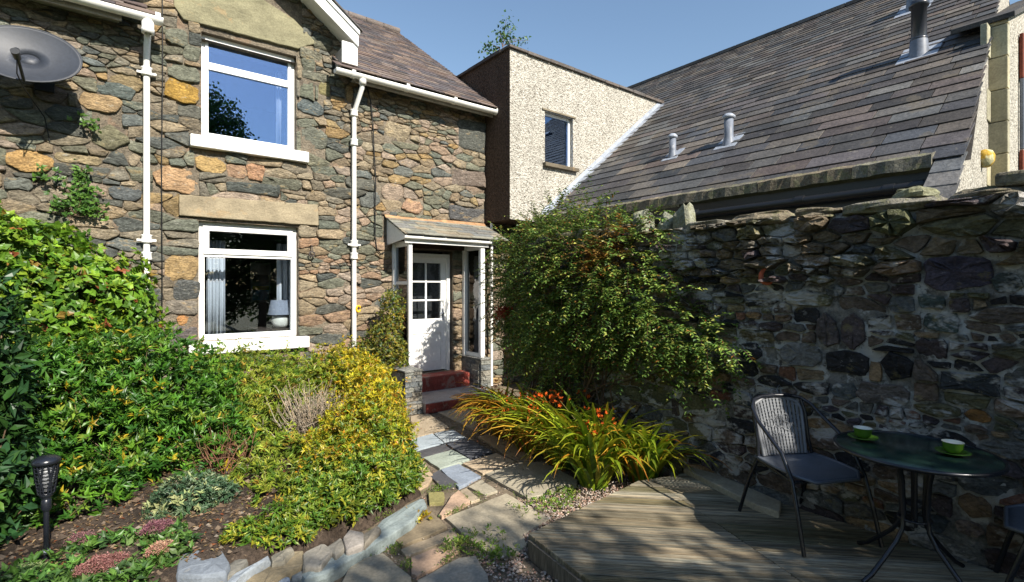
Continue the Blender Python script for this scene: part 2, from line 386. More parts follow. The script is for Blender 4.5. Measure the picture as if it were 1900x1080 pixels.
def wall_face(mb, u0, u1, v0, v1, holes, to3, depth, flip=False, col=(.4, .3, .2)):
    """front face with real openings and reveals"""
    us = sorted({u0, u1, *[h[0] for h in holes], *[h[1] for h in holes]}); vs_ = sorted({v0, v1, *[h[2] for h in holes], *[h[3] for h in holes]})
    for i in range(len(us)-1):
        for j in range(len(vs_)-1):
            cu = (us[i]+us[i+1])/2; cv = (vs_[j]+vs_[j+1])/2
            if any(h[0] < cu < h[1] and h[2] < cv < h[3] for h in holes): continue
            q = [to3(us[i], vs_[j], 0), to3(us[i+1], vs_[j], 0), to3(us[i+1], vs_[j+1], 0), to3(us[i], vs_[j+1], 0)]
            mb.add(q, [(3, 2, 1, 0) if flip else (0, 1, 2, 3)], col)
    for a, b, c, d in holes:
        for p, q in (((a, c), (b, c)), ((b, c), (b, d)), ((b, d), (a, d)), ((a, d), (a, c))):
            mb.add([to3(*p, 0), to3(*q, 0), to3(*q, -depth), to3(*p, -depth)], [(0, 1, 2, 3)], col)

# ------------------------------------------------------------------ slates
def slate_roof(origin, along, up, length, slope, courses, r, m, parent, wid, col, thick=.012, limit=300, inview=None, over=.02, name='slate', rag=.006, skip=None):
    """slates in courses: origin bottom corner, unit vectors along the eave and up the slope"""
    A = Vector(along); U = Vector(up); Nn = A.cross(U).normalized()
    if Nn.z < 0: Nn = -Nn
    O = Vector(origin); out = []; s = 0; k = 0; fl = A.cross(U).z < 0
    while s < slope:
        g = courses(s/slope); x = -r.random()*.25
        while x < length:
            wd = r.uniform(*wid)*(1.25-.5*s/slope); x1 = min(x+wd, length); x0 = max(x, 0)
            if x1-x0 > .04:
                lo = s-over+r.uniform(-rag, rag); hi = min(s+g*1.5, slope+.05); l2 = lo+r.uniform(-rag, rag)
                b0 = .014+r.uniform(0, .006); b1 = .002; gp = .0025
                cs = [(x0+gp, lo, b0), (x1-gp, l2, b0+r.uniform(-.003, .003)), (x1-gp, hi, b1), (x0+gp, hi, b1)]
                bot = [O+A*a+U*b+Nn*c for a, b, c in cs]; tp = [p+Nn*thick for p in bot]
                cc = O+A*((x0+x1)/2)+U*(s+g/2)
                b = [tuple(p) for p in bot+tp]
                if fl: b = [b[i] for i in (3, 2, 1, 0, 7, 6, 5, 4)]
                zz = _vd[0]*cc.x+_vd[1]*cc.y
                sc = (x1-x0)*g/max(zz, 1)**2 if zz > .5 and abs((_rt[0]*cc.x+_rt[1]*cc.y)/zz) < 1.02 and (cc.z-CAM_Z)/zz < .57 else 0
                if inview and not inview(cc): sc = 0
                if not (skip and skip(cc)): out.append((sc, b, col(r, cc, s/slope)))
            x += wd
        s += g; k += 1
    out.sort(key=lambda a: -a[0]); rest = MB()
    FS = [(3, 2, 1, 0), (4, 5, 6, 7), (0, 1, 5, 4), (1, 2, 6, 5), (2, 3, 7, 6), (3, 0, 4, 7)]
    for i, (sc, b, c) in enumerate(out):
        if i < limit and sc > 0: centre_build((b, FS, c), name, m, parent, smooth=False)
        else: rest.add(b, FS, c)
    if rest.v: rest.build('slates', m, parent, kind='stuff')
    return len(out)

# ------------------------------------------------------------------ leaves (numpy)
TEMPL = {
 'oval': (np.array([(0, 0, 0), (.35, -.5, .10), (.35, .5, .10), (1, 0, -.12), (.45, 0, 0)], float), [(0, 1, 4), (0, 4, 2), (4, 1, 3), (4, 3, 2)]),
 'lance': (np.array([(0, 0, 0), (.45, -.5, .08), (1, 0, -.15), (.45, .5, .08)], float), [(0, 1, 2), (0, 2, 3)]),
 'broad': (np.array([(0, 0, 0), (.18, -.42, .05), (.55, -.5, .06), (.8, -.22, -.02), (1, 0, -.12), (.8, .22, -.02), (.55, .5, .06), (.18, .42, .05), (.5, 0, -.04)], float),
           [(0, 1, 8), (1, 2, 8), (2, 3, 8), (3, 4, 8), (4, 5, 8), (5, 6, 8), (6, 7, 8), (7, 0, 8)]),
}
def leafmesh(name, pos, axis, nrm, length, width, col, shape, m, parent=None, kind='stuff', sm=False):
    T, tf = TEMPL[shape]; n = len(pos); k = len(T)
    axis = axis/np.maximum(np.linalg.norm(axis, axis=1, keepdims=True), 1e-6)
    side = np.cross(nrm, axis); ln = np.linalg.norm(side, axis=1, keepdims=True); side = np.where(ln > 1e-4, side/np.maximum(ln, 1e-6), np.array([[1., 0, 0]]))
    nn = np.cross(axis, side); length = np.broadcast_to(length, n); width = np.broadcast_to(width, n)
    V = pos[:, None]+T[None, :, 0:1]*axis[:, None]*length[:, None, None]+T[None, :, 1:2]*side[:, None]*width[:, None, None]+T[None, :, 2:3]*nn[:, None]*length[:, None, None]
    V = V.reshape(-1, 3).astype(np.float32); tfa = np.array(tf); Fc = (tfa[None]+(np.arange(n)*k)[:, None, None]).reshape(-1, 3)
    me = bpy.data.meshes.new(name); me.vertices.add(len(V)); me.vertices.foreach_set('co', V.ravel())
    me.loops.add(Fc.size); me.loops.foreach_set('vertex_index', Fc.ravel().astype(np.int32)); me.polygons.add(len(Fc))
    me.polygons.foreach_set('loop_start', np.arange(0, Fc.size, 3, dtype=np.int32)); me.polygons.foreach_set('loop_total', np.full(len(Fc), 3, np.int32))
    ca = me.color_attributes.new('col', 'FLOAT_COLOR', 'POINT'); arr = np.ones((len(V), 4), np.float32); arr[:, :3] = np.repeat(col, k, axis=0); ca.data.foreach_set('color', arr.ravel())
    me.polygons.foreach_set('use_smooth', np.full(len(Fc), sm, bool)); me.materials.append(m); me.update(); me.validate()
    o = bpy.data.objects.new(name, me); C.objects.link(o)
    if parent is not None: o.parent = parent
    if kind: o['kind'] = kind
    return o
def unit(v): return v/np.maximum(np.linalg.norm(v, axis=-1, keepdims=True), 1e-9)
def fnoise(P, sc, seed=0):
    return np.array([mnoise.noise(Vector((p[0]*sc+seed, p[1]*sc, p[2]*sc))) for p in P])
def blob_points(blobs, n, g, inner=.72, lump=.16, ground=0, seed=0, cut=None):
    """points through the outer shell of a union of lumpy ellipsoids, with outward normals"""
    vol = np.array([(b[3]*b[4]+b[4]*b[5]+b[3]*b[5]) for b in blobs]); pr = vol/vol.sum(); idx = g.choice(len(blobs), n, p=pr)
    B = np.array(blobs)[idx]; d = unit(g.normal(size=(n, 3))); rr = inner+(1.02-inner)*g.random(n)**.55
    lum = fnoise(d*1.0+B[:, :3], 2.6, seed)*lump+fnoise(d+B[:, :3], 6.5, seed+9)*lump*.6
    P = B[:, :3]+d*B[:, 3:6]*(rr+lum)[:, None]; Nn = unit(d/B[:, 3:6]); keep = P[:, 2] > ground+.02
    for b in blobs:
        q = (((P-np.array(b[:3]))/np.array(b[3:6]))**2).sum(1); keep &= q > (inner*.82)**2
    if cut is not None: keep &= cut(P)
    return P[keep], Nn[keep]
def pick(g, n, cols, w, var=.2):
    a = np.array(cols)[g.choice(len(cols), n, p=np.array(w)/sum(w))]; return a*(1+g.uniform(-var, var, (n, 1)))*(1+g.uniform(-.06, .06, (n, 3)))

# ================================================================== GROUND
YH = 7.5                                                            # plane of the cottage front
g = MB()
g.add([(-400, -400, -.03), (400, -400, -.03), (400, 400, -.03), (-400, 400, -.03)], [(0, 1, 2, 3)], (.10, .12, .05))
tag(g.build('ground', M['grass']), kind='structure')
def blobgrid(name, x0, x1, y0, y1, n, zf, m, col):
    b = MB(); nx = int((x1-x0)*n); ny = int((y1-y0)*n); vs = []
    for j in range(ny+1):
        for i in range(nx+1):
            x = x0+(x1-x0)*i/nx; y = y0+(y1-y0)*j/ny; vs.append((x, y, zf(x, y)))
    b.add(vs, [(j*(nx+1)+i, j*(nx+1)+i+1, (j+1)*(nx+1)+i+1, (j+1)*(nx+1)+i) for j in range(ny) for i in range(nx)], col, True)
    return b.build(name, m)
# border soil along the bed edge line
EDGE = [(2.55, 6.6), (2.65, 6.0), (2.55, 5.2), (2.35, 4.6), (2.12, 3.98), (1.6, 3.72), (1.05, 3.52), (.55, 3.45), (.1, 3.42), (-.6, 3.5), (-1.6, 3.5)]
def bed_side(x, y):                                                 # >0 inside the planted bed
    best = 9e9; s = 0
    for i in range(len(EDGE)-1):
        ax, ay = EDGE[i]; bx, by = EDGE[i+1]; dx, dy = bx-ax, by-ay; t = max(0, min(1, ((x-ax)*dx+(y-ay)*dy)/(dx*dx+dy*dy)))
        d = math.hypot(x-ax-t*dx, y-ay-t*dy)
        if d < best: best = d; s = dx*(y-ay)-dy*(x-ax)
    return -best if s > 0 else best
def soil_z(x, y):
    d = bed_side(x, y); n = mnoise.noise(Vector((x*5, y*5, 0)))*.035+mnoise.noise(Vector((x*17, y*17, 3)))*.02
    return -.06 if d < -.02 else -.02+min(1, (d+.02)/.10)*.17+n+min(.12, max(0, d)*.08)
tag(blobgrid('bed_soil', -2.4, 2.8, 3.3, 7.49, 18, soil_z, M['soil'], (.1, .08, .06)), kind='structure')
tag(blobgrid('path_mortar', .2, 6.2, -1.5, 7.49, 14, lambda x, y: -.008+mnoise.noise(Vector((x*4, y*4, 0)))*.008,
     mat('path_mortar', (.17, .135, .095), .95, (3, .3), (40, .3), (40, .9, .015), [((.07, .085, .025), 4, .56, .8), ((.26, .2, .15), 9, .6, .5)], bump2=(150, .8, .006)), (.2, .16, .12)), kind='structure')

# paving slabs: outlines traced as polygons on the ground plane, real thickness, each its own
def zc(L): return [(640+x/2.842, 700+y/2.842) for x, y in L]
BL, DK, BR, PK, GR, CR, GN = (.29, .33, .36), (.08, .083, .095), (.36, .28, .19), (.42, .28, .19), (.31, .27, .20), (.43, .35, .25), (.28, .31, .26)
SL = [([(350, 205), (440, 192), (548, 262), (462, 290), (345, 325), (330, 300)], BR), ([(488, 185), (600, 160), (690, 165), (700, 290), (640, 262)], BR),
 ([(300, 345), (462, 297), (520, 345), (370, 390), (300, 400)], BL), ([(470, 297), (570, 277), (640, 318), (525, 345)], BL),
 ([(372, 393), (522, 350), (562, 380), (405, 422)], DK), ([(530, 349), (642, 321), (780, 392), (660, 432)], DK),
 ([(412, 426), (565, 386), (658, 436), (500, 484)], GN), ([(445, 520), (497, 487), (598, 560), (510, 583)], DK),
 ([(505, 484), (602, 455), (718, 520), (600, 580)], (.26, .29, .34)), ([(620, 452), (798, 400), (905, 447), (727, 506)], CR),
 ([(738, 512), (905, 452), (1060, 445), (1228, 545), (1215, 592), (962, 640)], GR), ([(652, 577), (722, 540), (806, 598), (737, 618)], GR),
 ([(497, 728), (560, 632), (600, 600), (660, 655), (580, 700), (510, 738)], PK), ([(606, 598), (642, 582), (712, 640), (664, 656)], CR),
 ([(530, 742), (850, 612), (1080, 745), (938, 832), (960, 880), (895, 938), (790, 942), (652, 850)], GR),
 ([(292, 908), (560, 800), (598, 838), (322, 944)], BR), ([(350, 945), (590, 862), (608, 905), (500, 982), (380, 1045), (350, 1030)], PK),
 ([(380, 1072), (600, 952), (690, 940), (752, 1040), (760, 1110), (500, 1180)], (.26, .25, .22)), ([(40, 985), (200, 935), (348, 1058), (365, 1150), (180, 1230), (-80, 1200)], GR),
 ([(340, 470), (400, 425), (440, 480), (470, 520), (440, 560), (350, 610)], BR), ([(440, 612), (522, 612), (520, 662), (445, 668)], (.26, .24, .10)),
 ([(702, 312), (770, 300), (905, 360), (990, 405), (1000, 432), (920, 440), (860, 408)], BR), ([(430, 690), (500, 745), (540, 790), (300, 890), (250, 850), (380, 770)], (.22, .18, .12))]
path = thing('stone_path', 'crazy paved garden path of grey, brown and blue slate slabs leading to the red doorstep', 'path', (2.6, 4, 0)); tag(path, kind='structure')
for poly, col in SL:
    P = ccw([on_z(x, y, .015)[:2] for x, y in zc(poly)])
    n = len(P); ex = []
    for i in range(n):                                              # worn, slightly wavering edges
        a = P[i]; b = P[(i+1) % n]; L = math.dist(a, b); k = max(2, int(L/.09))
        for q in range(k):
            t = q/k; w_ = .006 if q else 0; ex.append((a[0]+(b[0]-a[0])*t+rnd.uniform(-w_, w_), a[1]+(b[1]-a[1])*t+rnd.uniform(-w_, w_)))
    cx = sum(p[0] for p in ex)/len(ex); cy = sum(p[1] for p in ex)/len(ex)
    b = MB(); b.prism([(x-cx, y-cy) for x, y in ex], -.02, .018+rnd.uniform(-.005, .007), jit(col, .12), (rnd.uniform(-.008, .008), rnd.uniform(-.008, .008)))
    o = b.build('slab', M['slab'], path, bevel=.004); o.location = (cx-2.6, cy-4, 0)

# ================================================================== COTTAGE
cot = thing('cottage', 'rubble stone cottage with white framed windows, a gable and a slate porch', 'cottage', (2, 7.7, 0))
CL = Vector(cot.location)
def P_(b, name, m, parent=None, **k):                               # a part built in world coordinates under a located parent
    o = b.build(name, m, None, **k); par = parent or cot; o.parent = par
    q = par; off = Vector((0, 0, 0))
    while q is not None: off += Vector(q.location); q = q.parent
    o.location = -off; return o
def sub_empty(name, parent, loc):
    o = bpy.data.objects.new(name, None); C.objects.link(o); o.parent = parent; o.location = Vector(loc)-CL; return o
toH = lambda u, v, d: (u, YH-d, v)
toHm = lambda u, v, d: (u, YH-d+.014, v)
toHl = lambda u, v, d: (u-CL.x, YH-d-CL.y, v-CL.z)
LW = (on_y(369, 412, 7.5)[0], on_y(554, 412, 7.5)[0], on_y(372, 634, 7.5)[2], on_y(369, 409, 7.5)[2])
UW = (on_y(374, 60, 7.5)[0], on_y(550, 60, 7.5)[0], on_y(376, 254, 7.5)[2], on_y(375, 57, 7.5)[2])
DO = (3.72, 4.64, .38, 2.42)
EAVE = 4.95
def rake(u): return 6.42-.7265*abs(u-1.47) if .1 < u < 2.84 else EAVE
wl = MB()
HT = (.22, 3.2, .4, 1.0)
wall_face(wl, -4, 5.31, -.1, EAVE, [LW, UW[:3]+(min(UW[3], EAVE-.001),), DO], toHm, .35)
wall_face(wl, 5.3101, 8.2, -.1, 2.95, [], toHm, .3)
if UW[3] > EAVE:
    a, b_ = UW[0], UW[1]
    wl.add([toHm(.1, EAVE, 0), toHm(a, EAVE, 0), toHm(a, rake(a)-0, 0), toHm(.1, rake(.11), 0)], [(0, 1, 2, 3)])
    wl.add([toHm(b_, EAVE, 0), toHm(2.84, EAVE, 0), toHm(2.84, rake(2.83), 0), toHm(b_, rake(b_), 0)], [(0, 1, 2, 3)])
    wl.add([toHm(a, UW[3], 0), toHm(b_, UW[3], 0), toHm(b_, rake(b_), 0), toHm(1.47, 6.42, 0), toHm(a, rake(a), 0)], [(0, 1, 2, 3, 4)])
    wl.add([toHm(a, UW[3], 0), toHm(b_, UW[3], 0), toHm(b_, UW[3], -.35), toHm(a, UW[3], -.35)], [(0, 1, 2, 3)])
else:
    wl.add([toHm(.1, EAVE, 0), toHm(2.84, EAVE, 0), toHm(2.84, rake(2.83), 0), toHm(1.47, 6.42, 0), toHm(.1, rake(.11), 0)], [(0, 1, 2, 3, 4)])
wl.box(5.0, 5.3, 7.56, 12, 2.9, 4.9)
wl.box(-4, -3.9, 7.56, 12, 0, 4.9); wl.box(-4, 8.2, 11.6, 11.9, 0, 4.9)
wall = P_(wl, 'wall', M['mortar'])
def F_(x0, x1, y0, y1, col, k=.22):                                 # a stone one can recognise, from its outline in the photograph
    ym = (y0+y1)/2; xm = (x0+x1)/2
    return (on_y(x0, ym, YH)[0], on_y(x1, ym, YH)[0], on_y(xm, y1, YH)[2], on_y(xm, y0, YH)[2], col, k)
TAN, OCH, PNK, GGR, SLT, BLU = (.28, .225, .15), (.29, .205, .10), (.31, .24, .18), (.155, .16, .12), (.10, .105, .092), (.13, .138, .125)
feats = [F_(284, 369, 309, 357, (.42, .27, .15), .3), F_(306, 370, 150, 191, (.36, .22, .05)), F_(12, 98, 280, 322, (.40, .25, .10), .3), F_(172, 237, 232, 280, (.17, .16, .10), .4),
 F_(145, 226, 174, 207, (.34, .24, .13), .3), F_(850, 898, 226, 280, SLT, .06), F_(838, 898, 315, 346, (.17, .135, .11), .06), F_(832, 900, 384, 411, (.10, .10, .10), .05),
 F_(308, 350, 54, 86, GGR), F_(340, 372, 84, 116, GGR), F_(350, 372, 42, 62, TAN, .1), F_(310, 372, 120, 150, GGR), F_(306, 366, 474, 520, (.36, .25, .12), .2), F_(322, 370, 521, 556, (.10, .105, .10), .15),
 F_(304, 366, 558, 584, (.21, .185, .15), .08), F_(328, 349, 586, 604, (.5, .25, .10), .15), F_(304, 369, 606, 641, (.12, .105, .10), .08), F_(200, 262, 345, 372, (.1, .11, .11), .3),
 F_(362, 418, 290, 320, (.38, .26, .11), .3), F_(420, 457, 305, 330, (.34, .22, .14), .15), F_(457, 491, 305, 334, (.38, .22, .13), .15), F_(556, 584, 150, 186, (.14, .15, .11), .15), F_(552, 600, 186, 215, (.10, .12, .12), .3),
 F_(558, 604, 240, 276, (.16, .165, .13), .2), F_(560, 585, 110, 134, GGR, .2), F_(560, 610, 134, 150, (.17, .17, .13), .1), F_(555, 598, 95, 112, (.2, .19, .14), .1), F_(590, 613, 155, 180, (.26, .23, .11), .2),
 F_(745, 785, 370, 396, (.36, .23, .15), .35), F_(706, 748, 340, 372, PNK, .3), F_(712, 760, 228, 262, (.33, .27, .18), .3), F_(770, 800, 400, 409, GGR, .1), F_(640, 655, 160, 190, OCH, .3),
 F_(5, 60, 330, 352, (.14, .15, .13)), F_(100, 190, 285, 305, (.3, .24, .14), .3), F_(200, 268, 140, 168, (.26, .2, .11), .35), F_(180, 250, 155, 182, (.10, .12, .11), .3), F_(62, 126, 160, 190, (.13, .10, .08), .35),
 F_(480, 560, 330, 352, (.15, .15, .11), .3), F_(420, 520, 340, 361, (.09, .10, .09), .2), F_(640, 700, 330, 352, (.12, .12, .10), .3)]
feats = [f for f in feats if f[1] > f[0]]
LINL = [(332, 362), (588, 380), (590, 419), (332, 400)]
lint_u = (on_y(332, 380, 7.5)[0], on_y(589, 400, 7.5)[0], on_y(332, 400, 7.5)[2], on_y(332, 362, 7.5)[2])
LU = [(322, -60), (322, 12), (340, 38), (374, 46), (552, 92), (587, 82), (543, 36), (470, -10), (440, -60)]
lu_obst = (on_y(330, 0, 7.5)[0], on_y(560, 0, 7.5)[0], UW[3], 5.78)
sill_l = (on_y(350, 640, 7.42)[0], on_y(574, 630, 7.42)[0], on_y(350, 660, 7.42)[2], LW[2])
sill_u = (on_y(353, 255, 7.42)[0], on_y(573, 290, 7.42)[0], on_y(353, 270, 7.42)[2], UW[2])
def palH(u, v, r):
    if u > 1.9 and v < 2.6 and u < 3.7: cs = [(TAN, 3), (PNK, 3), (GGR, 2), (SLT, 1.5), ((.3, .2, .13), 3)]
    elif u > 2.7: cs = [(TAN, 3), (PNK, 2.4), (GGR, 3), (OCH, 1.2), (BLU, 1), ((.2, .16, .11), 2)]
    else: cs = [(TAN, 2.2), (OCH, .6), (GGR, 4), (SLT, 2), (BLU, 1), ((.22, .19, .14), 3), (PNK, 1)]
    t = r.random()*sum(c[1] for c in cs)
    for c, w_ in cs:
        t -= w_
        if t < 0: return c
    return TAN
rh = random.Random(11)
cells = rubble(-1.35, 5.30, .35, 5.85, lambda r: r.choice([.04, .05, .06, .07, .085, .10, .13, .17]), rh, feats,
               [LW, UW, DO, lint_u, lu_obst, sill_l, sill_u, (3.36, 5.3, 2.5, 2.92)], gap=.0035, aspect=2.2, wid=(1.6, 4.2))
cells += rubble(5.31, 6.6, .02, 2.9, lambda r: r.choice([.05, .07, .10, .13]), rh, [], [], gap=.005, aspect=2.1)
cells = [c for c in cells if (lambda q: q[1] < (rake(q[0]) if q[0] < 5.31 else 9)-.07)((sum(p[0] for p in c[0])/len(c[0]), sum(p[1] for p in c[0])/len(c[0])))]
def visH(c): return not (c[0] < .45 and c[2] < 1.9) and not (c[0] < 3.2 and c[2] < .9) and not (c[0] > 4.0 and c[2] < 2.3 and c[0] > 4.95)
wsub = P_(MB().box(-1, -.99, 7.55, 7.56, .5, .51), 'wall_backing', M['mortar'], wall) if False else wall
def to_wall(u, v, d): return toH(u, v, d)
P_(pointing(toH, -1.35, 5.30, .5, 6.3, .024, [LW, UW, DO, lint_u, lu_obst, sill_l, sill_u, (3.36, 5.3, 2.5, 2.92)], lambda u, v: v < rake(u)-.06, 3.0, .013, -.003), 'pointing', M['mortar'], wall)
wall_stones(cells, to_wall, palH, (.012, .036), rh, M['stone'], wall, vis=visH)
# painted sills, lintels
P_(MB().box(sill_l[0], sill_l[1], 7.40, 7.62, sill_l[2], sill_l[3]-.002), 'window_sill', M['sillpaint'], bevel=.012)
P_(MB().box(sill_u[0], sill_u[1], 7.40, 7.62, sill_u[2], sill_u[3]-.002), 'window_sill', M['sillpaint'], bevel=.012)
def slab_on_wall(px, d0, d1, col):
    P = ccw([(lambda q: (q[0], q[2]))(on_y(x, y, YH)) for x, y in px]); n = len(P)
    ex = []
    for i in range(n):
        a = P[i]; b = P[(i+1) % n]; k = max(1, int(math.dist(a, b)/.12))
        for q in range(k): t = q/k; ex.append((a[0]+(b[0]-a[0])*t+(rnd.uniform(-.006, .006) if q else 0), a[1]+(b[1]-a[1])*t+(rnd.uniform(-.006, .006) if q else 0)))
    m_ = MB(); n = len(ex); vs = [toH(p[0], p[1], -d0) for p in ex]+[toH(p[0], p[1], d1) for p in ex]
    m_.add(vs, [tuple(range(n, 2*n))]+[(i, (i+1) % n, n+(i+1) % n, n+i) for i in range(n)], col); return m_
P_(slab_on_wall(LINL, .05, .04, (.27, .225, .15)), 'lintel', M['lintel'], bevel=.01)
P_(slab_on_wall(LU, .05, .035, (.215, .20, .125)), 'lintel', M['lintel'], bevel=.01)

# windows: frame, casements, panes (parts of the cottage, panes and sashes below them)
def window(H, y, bars, name='window', fw=.06, parent=None, m='paint', par_off=None):
    """bars: list of (u0,u1,v0,v1, sash) glazed fields"""
    par = parent or cot
    b = MB(); a0, a1, c0, c1 = H
    b.box(a0, a0+fw, y, y+.07, c0, c1); b.box(a1-fw, a1, y, y+.07, c0, c1)
    b.box(a0+fw, a1-fw, y, y+.07, c0, c0+fw); b.box(a0+fw, a1-fw, y, y+.07, c1-fw, c1)
    return b
def glazed(H, y, fields, fw, parent_m='paint', sash=.045, gm='glass'):
    b = window(H, y, None, fw=fw); a0, a1, c0, c1 = H
    vs = sorted(f[2] for f in fields)[1:]
    for v in vs: b.box(a0+fw, a1-fw, y+.002, y+.068, v-fw*.5, v+fw*.5)
    w_ = P_(b, 'window', M[parent_m], bevel=.004)
    for (p0, p1, q0, q1, sh) in fields:
        if sh:
            s = MB(); s.box(p0, p0+sash, y-.018, y+.03, q0, q1); s.box(p1-sash, p1, y-.018, y+.03, q0, q1); s.box(p0+sash, p1-sash, y-.018, y+.03, q0, q0+sash); s.box(p0+sash, p1-sash, y-.018, y+.03, q1-sash, q1)
            o = P_(s, 'casement', M[parent_m], w_, bevel=.004); k = sash
            gk = MB()
            for u0, u1, v0, v1 in ((p0+k, p1-k, q0+k, q0+k+.006), (p0+k, p1-k, q1-k-.006, q1-k), (p0+k, p0+k+.006, q0+k, q1-k), (p1-k-.006, p1-k, q0+k, q1-k)): gk.box(u0, u1, y-.012, y+.01, v0, v1, (.02, .02, .02))
            P_(gk, 'gasket', M['gutterblack'], w_)
        else: k = 0
        P_(MB().box(p0+k, p1-k, y+.012, y+.018, q0+k, q1-k), 'pane', M[gm], w_)
    return w_
fw = .075; a0, a1, c0, c1 = LW
mid = on_y(372, 475, 7.6)[2]
glazed((a0, a1, c0, c1), 7.60, [(a0+fw, a1-fw, c0+fw, mid-.03, False), (a0+fw-.02, a1-fw+.02, mid+.03, c1-fw+.03, True)], fw, sash=.07)
a0, a1, c0, c1 = UW; mid = on_y(386, 124, 7.6)[2]
glazed((a0, a1, c0, c1), 7.60, [(a0+.085, a1-.085, c0+.07, mid-.02, False), (a0+.085, a1-.085, mid+.02, c1-.085, False)], .09, gm='glass_up')
s = MB(); 
for u0, u1, v0, v1 in ((a0+.05, a0+.085, c0+.05, c1-.05), (a1-.085, a1-.05, c0+.05, c1-.05), (a0+.085, a1-.085, c0+.045, c0+.08), (a0+.085, a1-.085, c1-.09, c1-.055), (a0+.085, a1-.085, mid-.035, mid+.035)): s.box(u0, u1, 7.582, 7.61, v0, v1)
P_(s, 'casement', M['paint'], bevel=.004)
# plaster rooms behind the glass
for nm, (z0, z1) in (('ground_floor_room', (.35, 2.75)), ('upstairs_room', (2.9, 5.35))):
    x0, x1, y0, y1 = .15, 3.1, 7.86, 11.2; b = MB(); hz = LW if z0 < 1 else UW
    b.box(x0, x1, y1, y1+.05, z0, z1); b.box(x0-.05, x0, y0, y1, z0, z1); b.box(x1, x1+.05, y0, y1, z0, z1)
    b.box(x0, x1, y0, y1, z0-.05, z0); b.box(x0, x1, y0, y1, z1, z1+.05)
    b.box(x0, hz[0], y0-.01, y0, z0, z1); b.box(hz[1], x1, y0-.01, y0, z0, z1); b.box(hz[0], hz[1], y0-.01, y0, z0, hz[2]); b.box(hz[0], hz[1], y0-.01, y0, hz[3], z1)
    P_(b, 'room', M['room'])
def curtain(x0, x1, z0, z1, y, label, grp, n=5, amp=.022):
    b = MB(); k = n*8; vs = []
    for zz in (z0, (z0+z1)/2, z1):
        for i in range(k+1):
            t = i/k; vs.append((x0+(x1-x0)*t+.006*sin(zz*9+t*20), y+amp*sin(t*n*2*pi+zz*.7), zz))
    b.add(vs, [(j*(k+1)+i, j*(k+1)+i+1, (j+1)*(k+1)+i+1, (j+1)*(k+1)+i) for j in range(2) for i in range(k)], (.7, .7, .7), True)
    o = b.build('curtain', M['curtain']); s = o.modifiers.new('thick', 'SOLIDIFY'); s.thickness = .004; return tag(o, label, 'curtain', grp)
curtain(on_y(384, 500, 7.95)[0], on_y(420, 500, 7.95)[0], LW[2]-.1, LW[3]-.2, 7.98, 'white curtain drawn to the left side of the lower cottage window', 'curtains in the cottage windows')
curtain(on_y(515, 500, 8.03)[0], on_y(548, 500, 8.03)[0], LW[2]-.1, LW[3]-.2, 8.06, 'white curtain behind the table lamp at the right of the lower window', 'curtains in the cottage windows', 3)
curtain(on_y(512, 200, 7.74)[0], on_y(522, 200, 7.74)[0], UW[2]+.1, UW[3]-.2, 7.76, 'thin strip of white curtain at the right of the upper window', 'curtains in the cottage windows', 2, .012)
lp = on_y(521, 608, 7.84); lx, lz = lp[0], lp[2]
st = thing('window_table', 'small dark table behind the lower window carrying the lamp', 'table', (lx, 8.02, .4))
b = MB(); b.box(-.35, .3, -.15, .2, lz-.43, lz-.4, (.05, .035, .025)); b.box(-.35, .0+.3, -.33, -.151, lz-.425, lz-.402, (.05, .035, .025)); b.build('table_top', M['col'], st)
for dx in (-.32, .27):
    for dy in (-.1, .17): MB().box(dx-.015, dx+.015, dy-.015, dy+.015, 0, lz-.431, (.05, .035, .025)).build('leg', M['col'], st)
lt = thing('table_lamp', 'table lamp with grey tapered shade and cream pot base inside the lower window', 'lamp', (lx, 7.86, lz))
MB().lathe([(0, 0), (.085, 0), (.115, .05), (.125, .11), (.11, .165), (.06, .19), (.015, .195), (.015, .25), (0, .25)], n=20).build('base', M['ceramic'], lt)
sh = MB().lathe([(.17, .19), (.125, .395), (.122, .395), (.167, .19)], n=24).build('lamp_shade', M['shade'], lt)
pc = thing('panel', 'made up pale panel with yellow and blue bands standing in for a pane reflection', 'panel', (0, 0, 0))  # invented panel; its bands stand in for a reflection in the lower pane
p0 = on_y(471, 560, 10.9); p1 = on_y(508, 488, 10.9); pc.location = (p0[0], 11.19, p0[2])
W_, H_ = p1[0]-p0[0], p1[2]-p0[2]
MB().box(0, W_, -.03, 0, 0, H_, (.5, .5, .47)).build('panel_back', M['col'], pc)
MB().box(.03, W_-.03, -.036, -.031, H_*.30, H_*.40, (.7, .6, .05)).build('band', M['col'], pc); MB().box(.03, W_-.03, -.036, -.031, H_*.03, H_*.29, (.12, .3, .42)).build('band', M['col'], pc)
MB().box(.03, W_-.03, -.036, -.031, H_*.5, H_*.70, (.06, .06, .06)).build('band', M['col'], pc)

# roof of the cottage
up36 = (0, cos(R(36)), sin(R(36)))
rf = sub_empty('roof', cot, (0, 7.2, 4.93))
def colR(r, c, t):
    a = r.choice([(.115, .088, .082), (.10, .083, .082), (.14, .105, .088), (.17, .13, .105), (.085, .075, .075)]); return jit(a, .2, r)
def local(parentloc): 
    return parentloc
offr = Vector(rf.location)+CL
class _O: pass
def roof_at(empty, *a, **k):
    """slate_roof builds in world space; shift its pieces under the empty"""
    before = set(bpy.data.objects); n = slate_roof(*a, **k)
    off = Vector((0, 0, 0)); q = empty
    while q is not None: off += Vector(q.location); q = q.parent
    for o in set(bpy.data.objects)-before: o.location = Vector(o.location)-off
    return n
rr = random.Random(5)
skipR = lambda c: .32 < c.x < 2.62 and c.z < 6.45-.7265*abs(c.x-1.47)
roof_at(rf, (-1.6, 7.13, 4.90), (1, 0, 0), up36, 6.93, 4.9, lambda t: .13-.02*t, rr, M['slate_old'], rf, (.16, .34), colR, inview=lambda c: c.x > 2.4, rag=.012, skip=skipR)
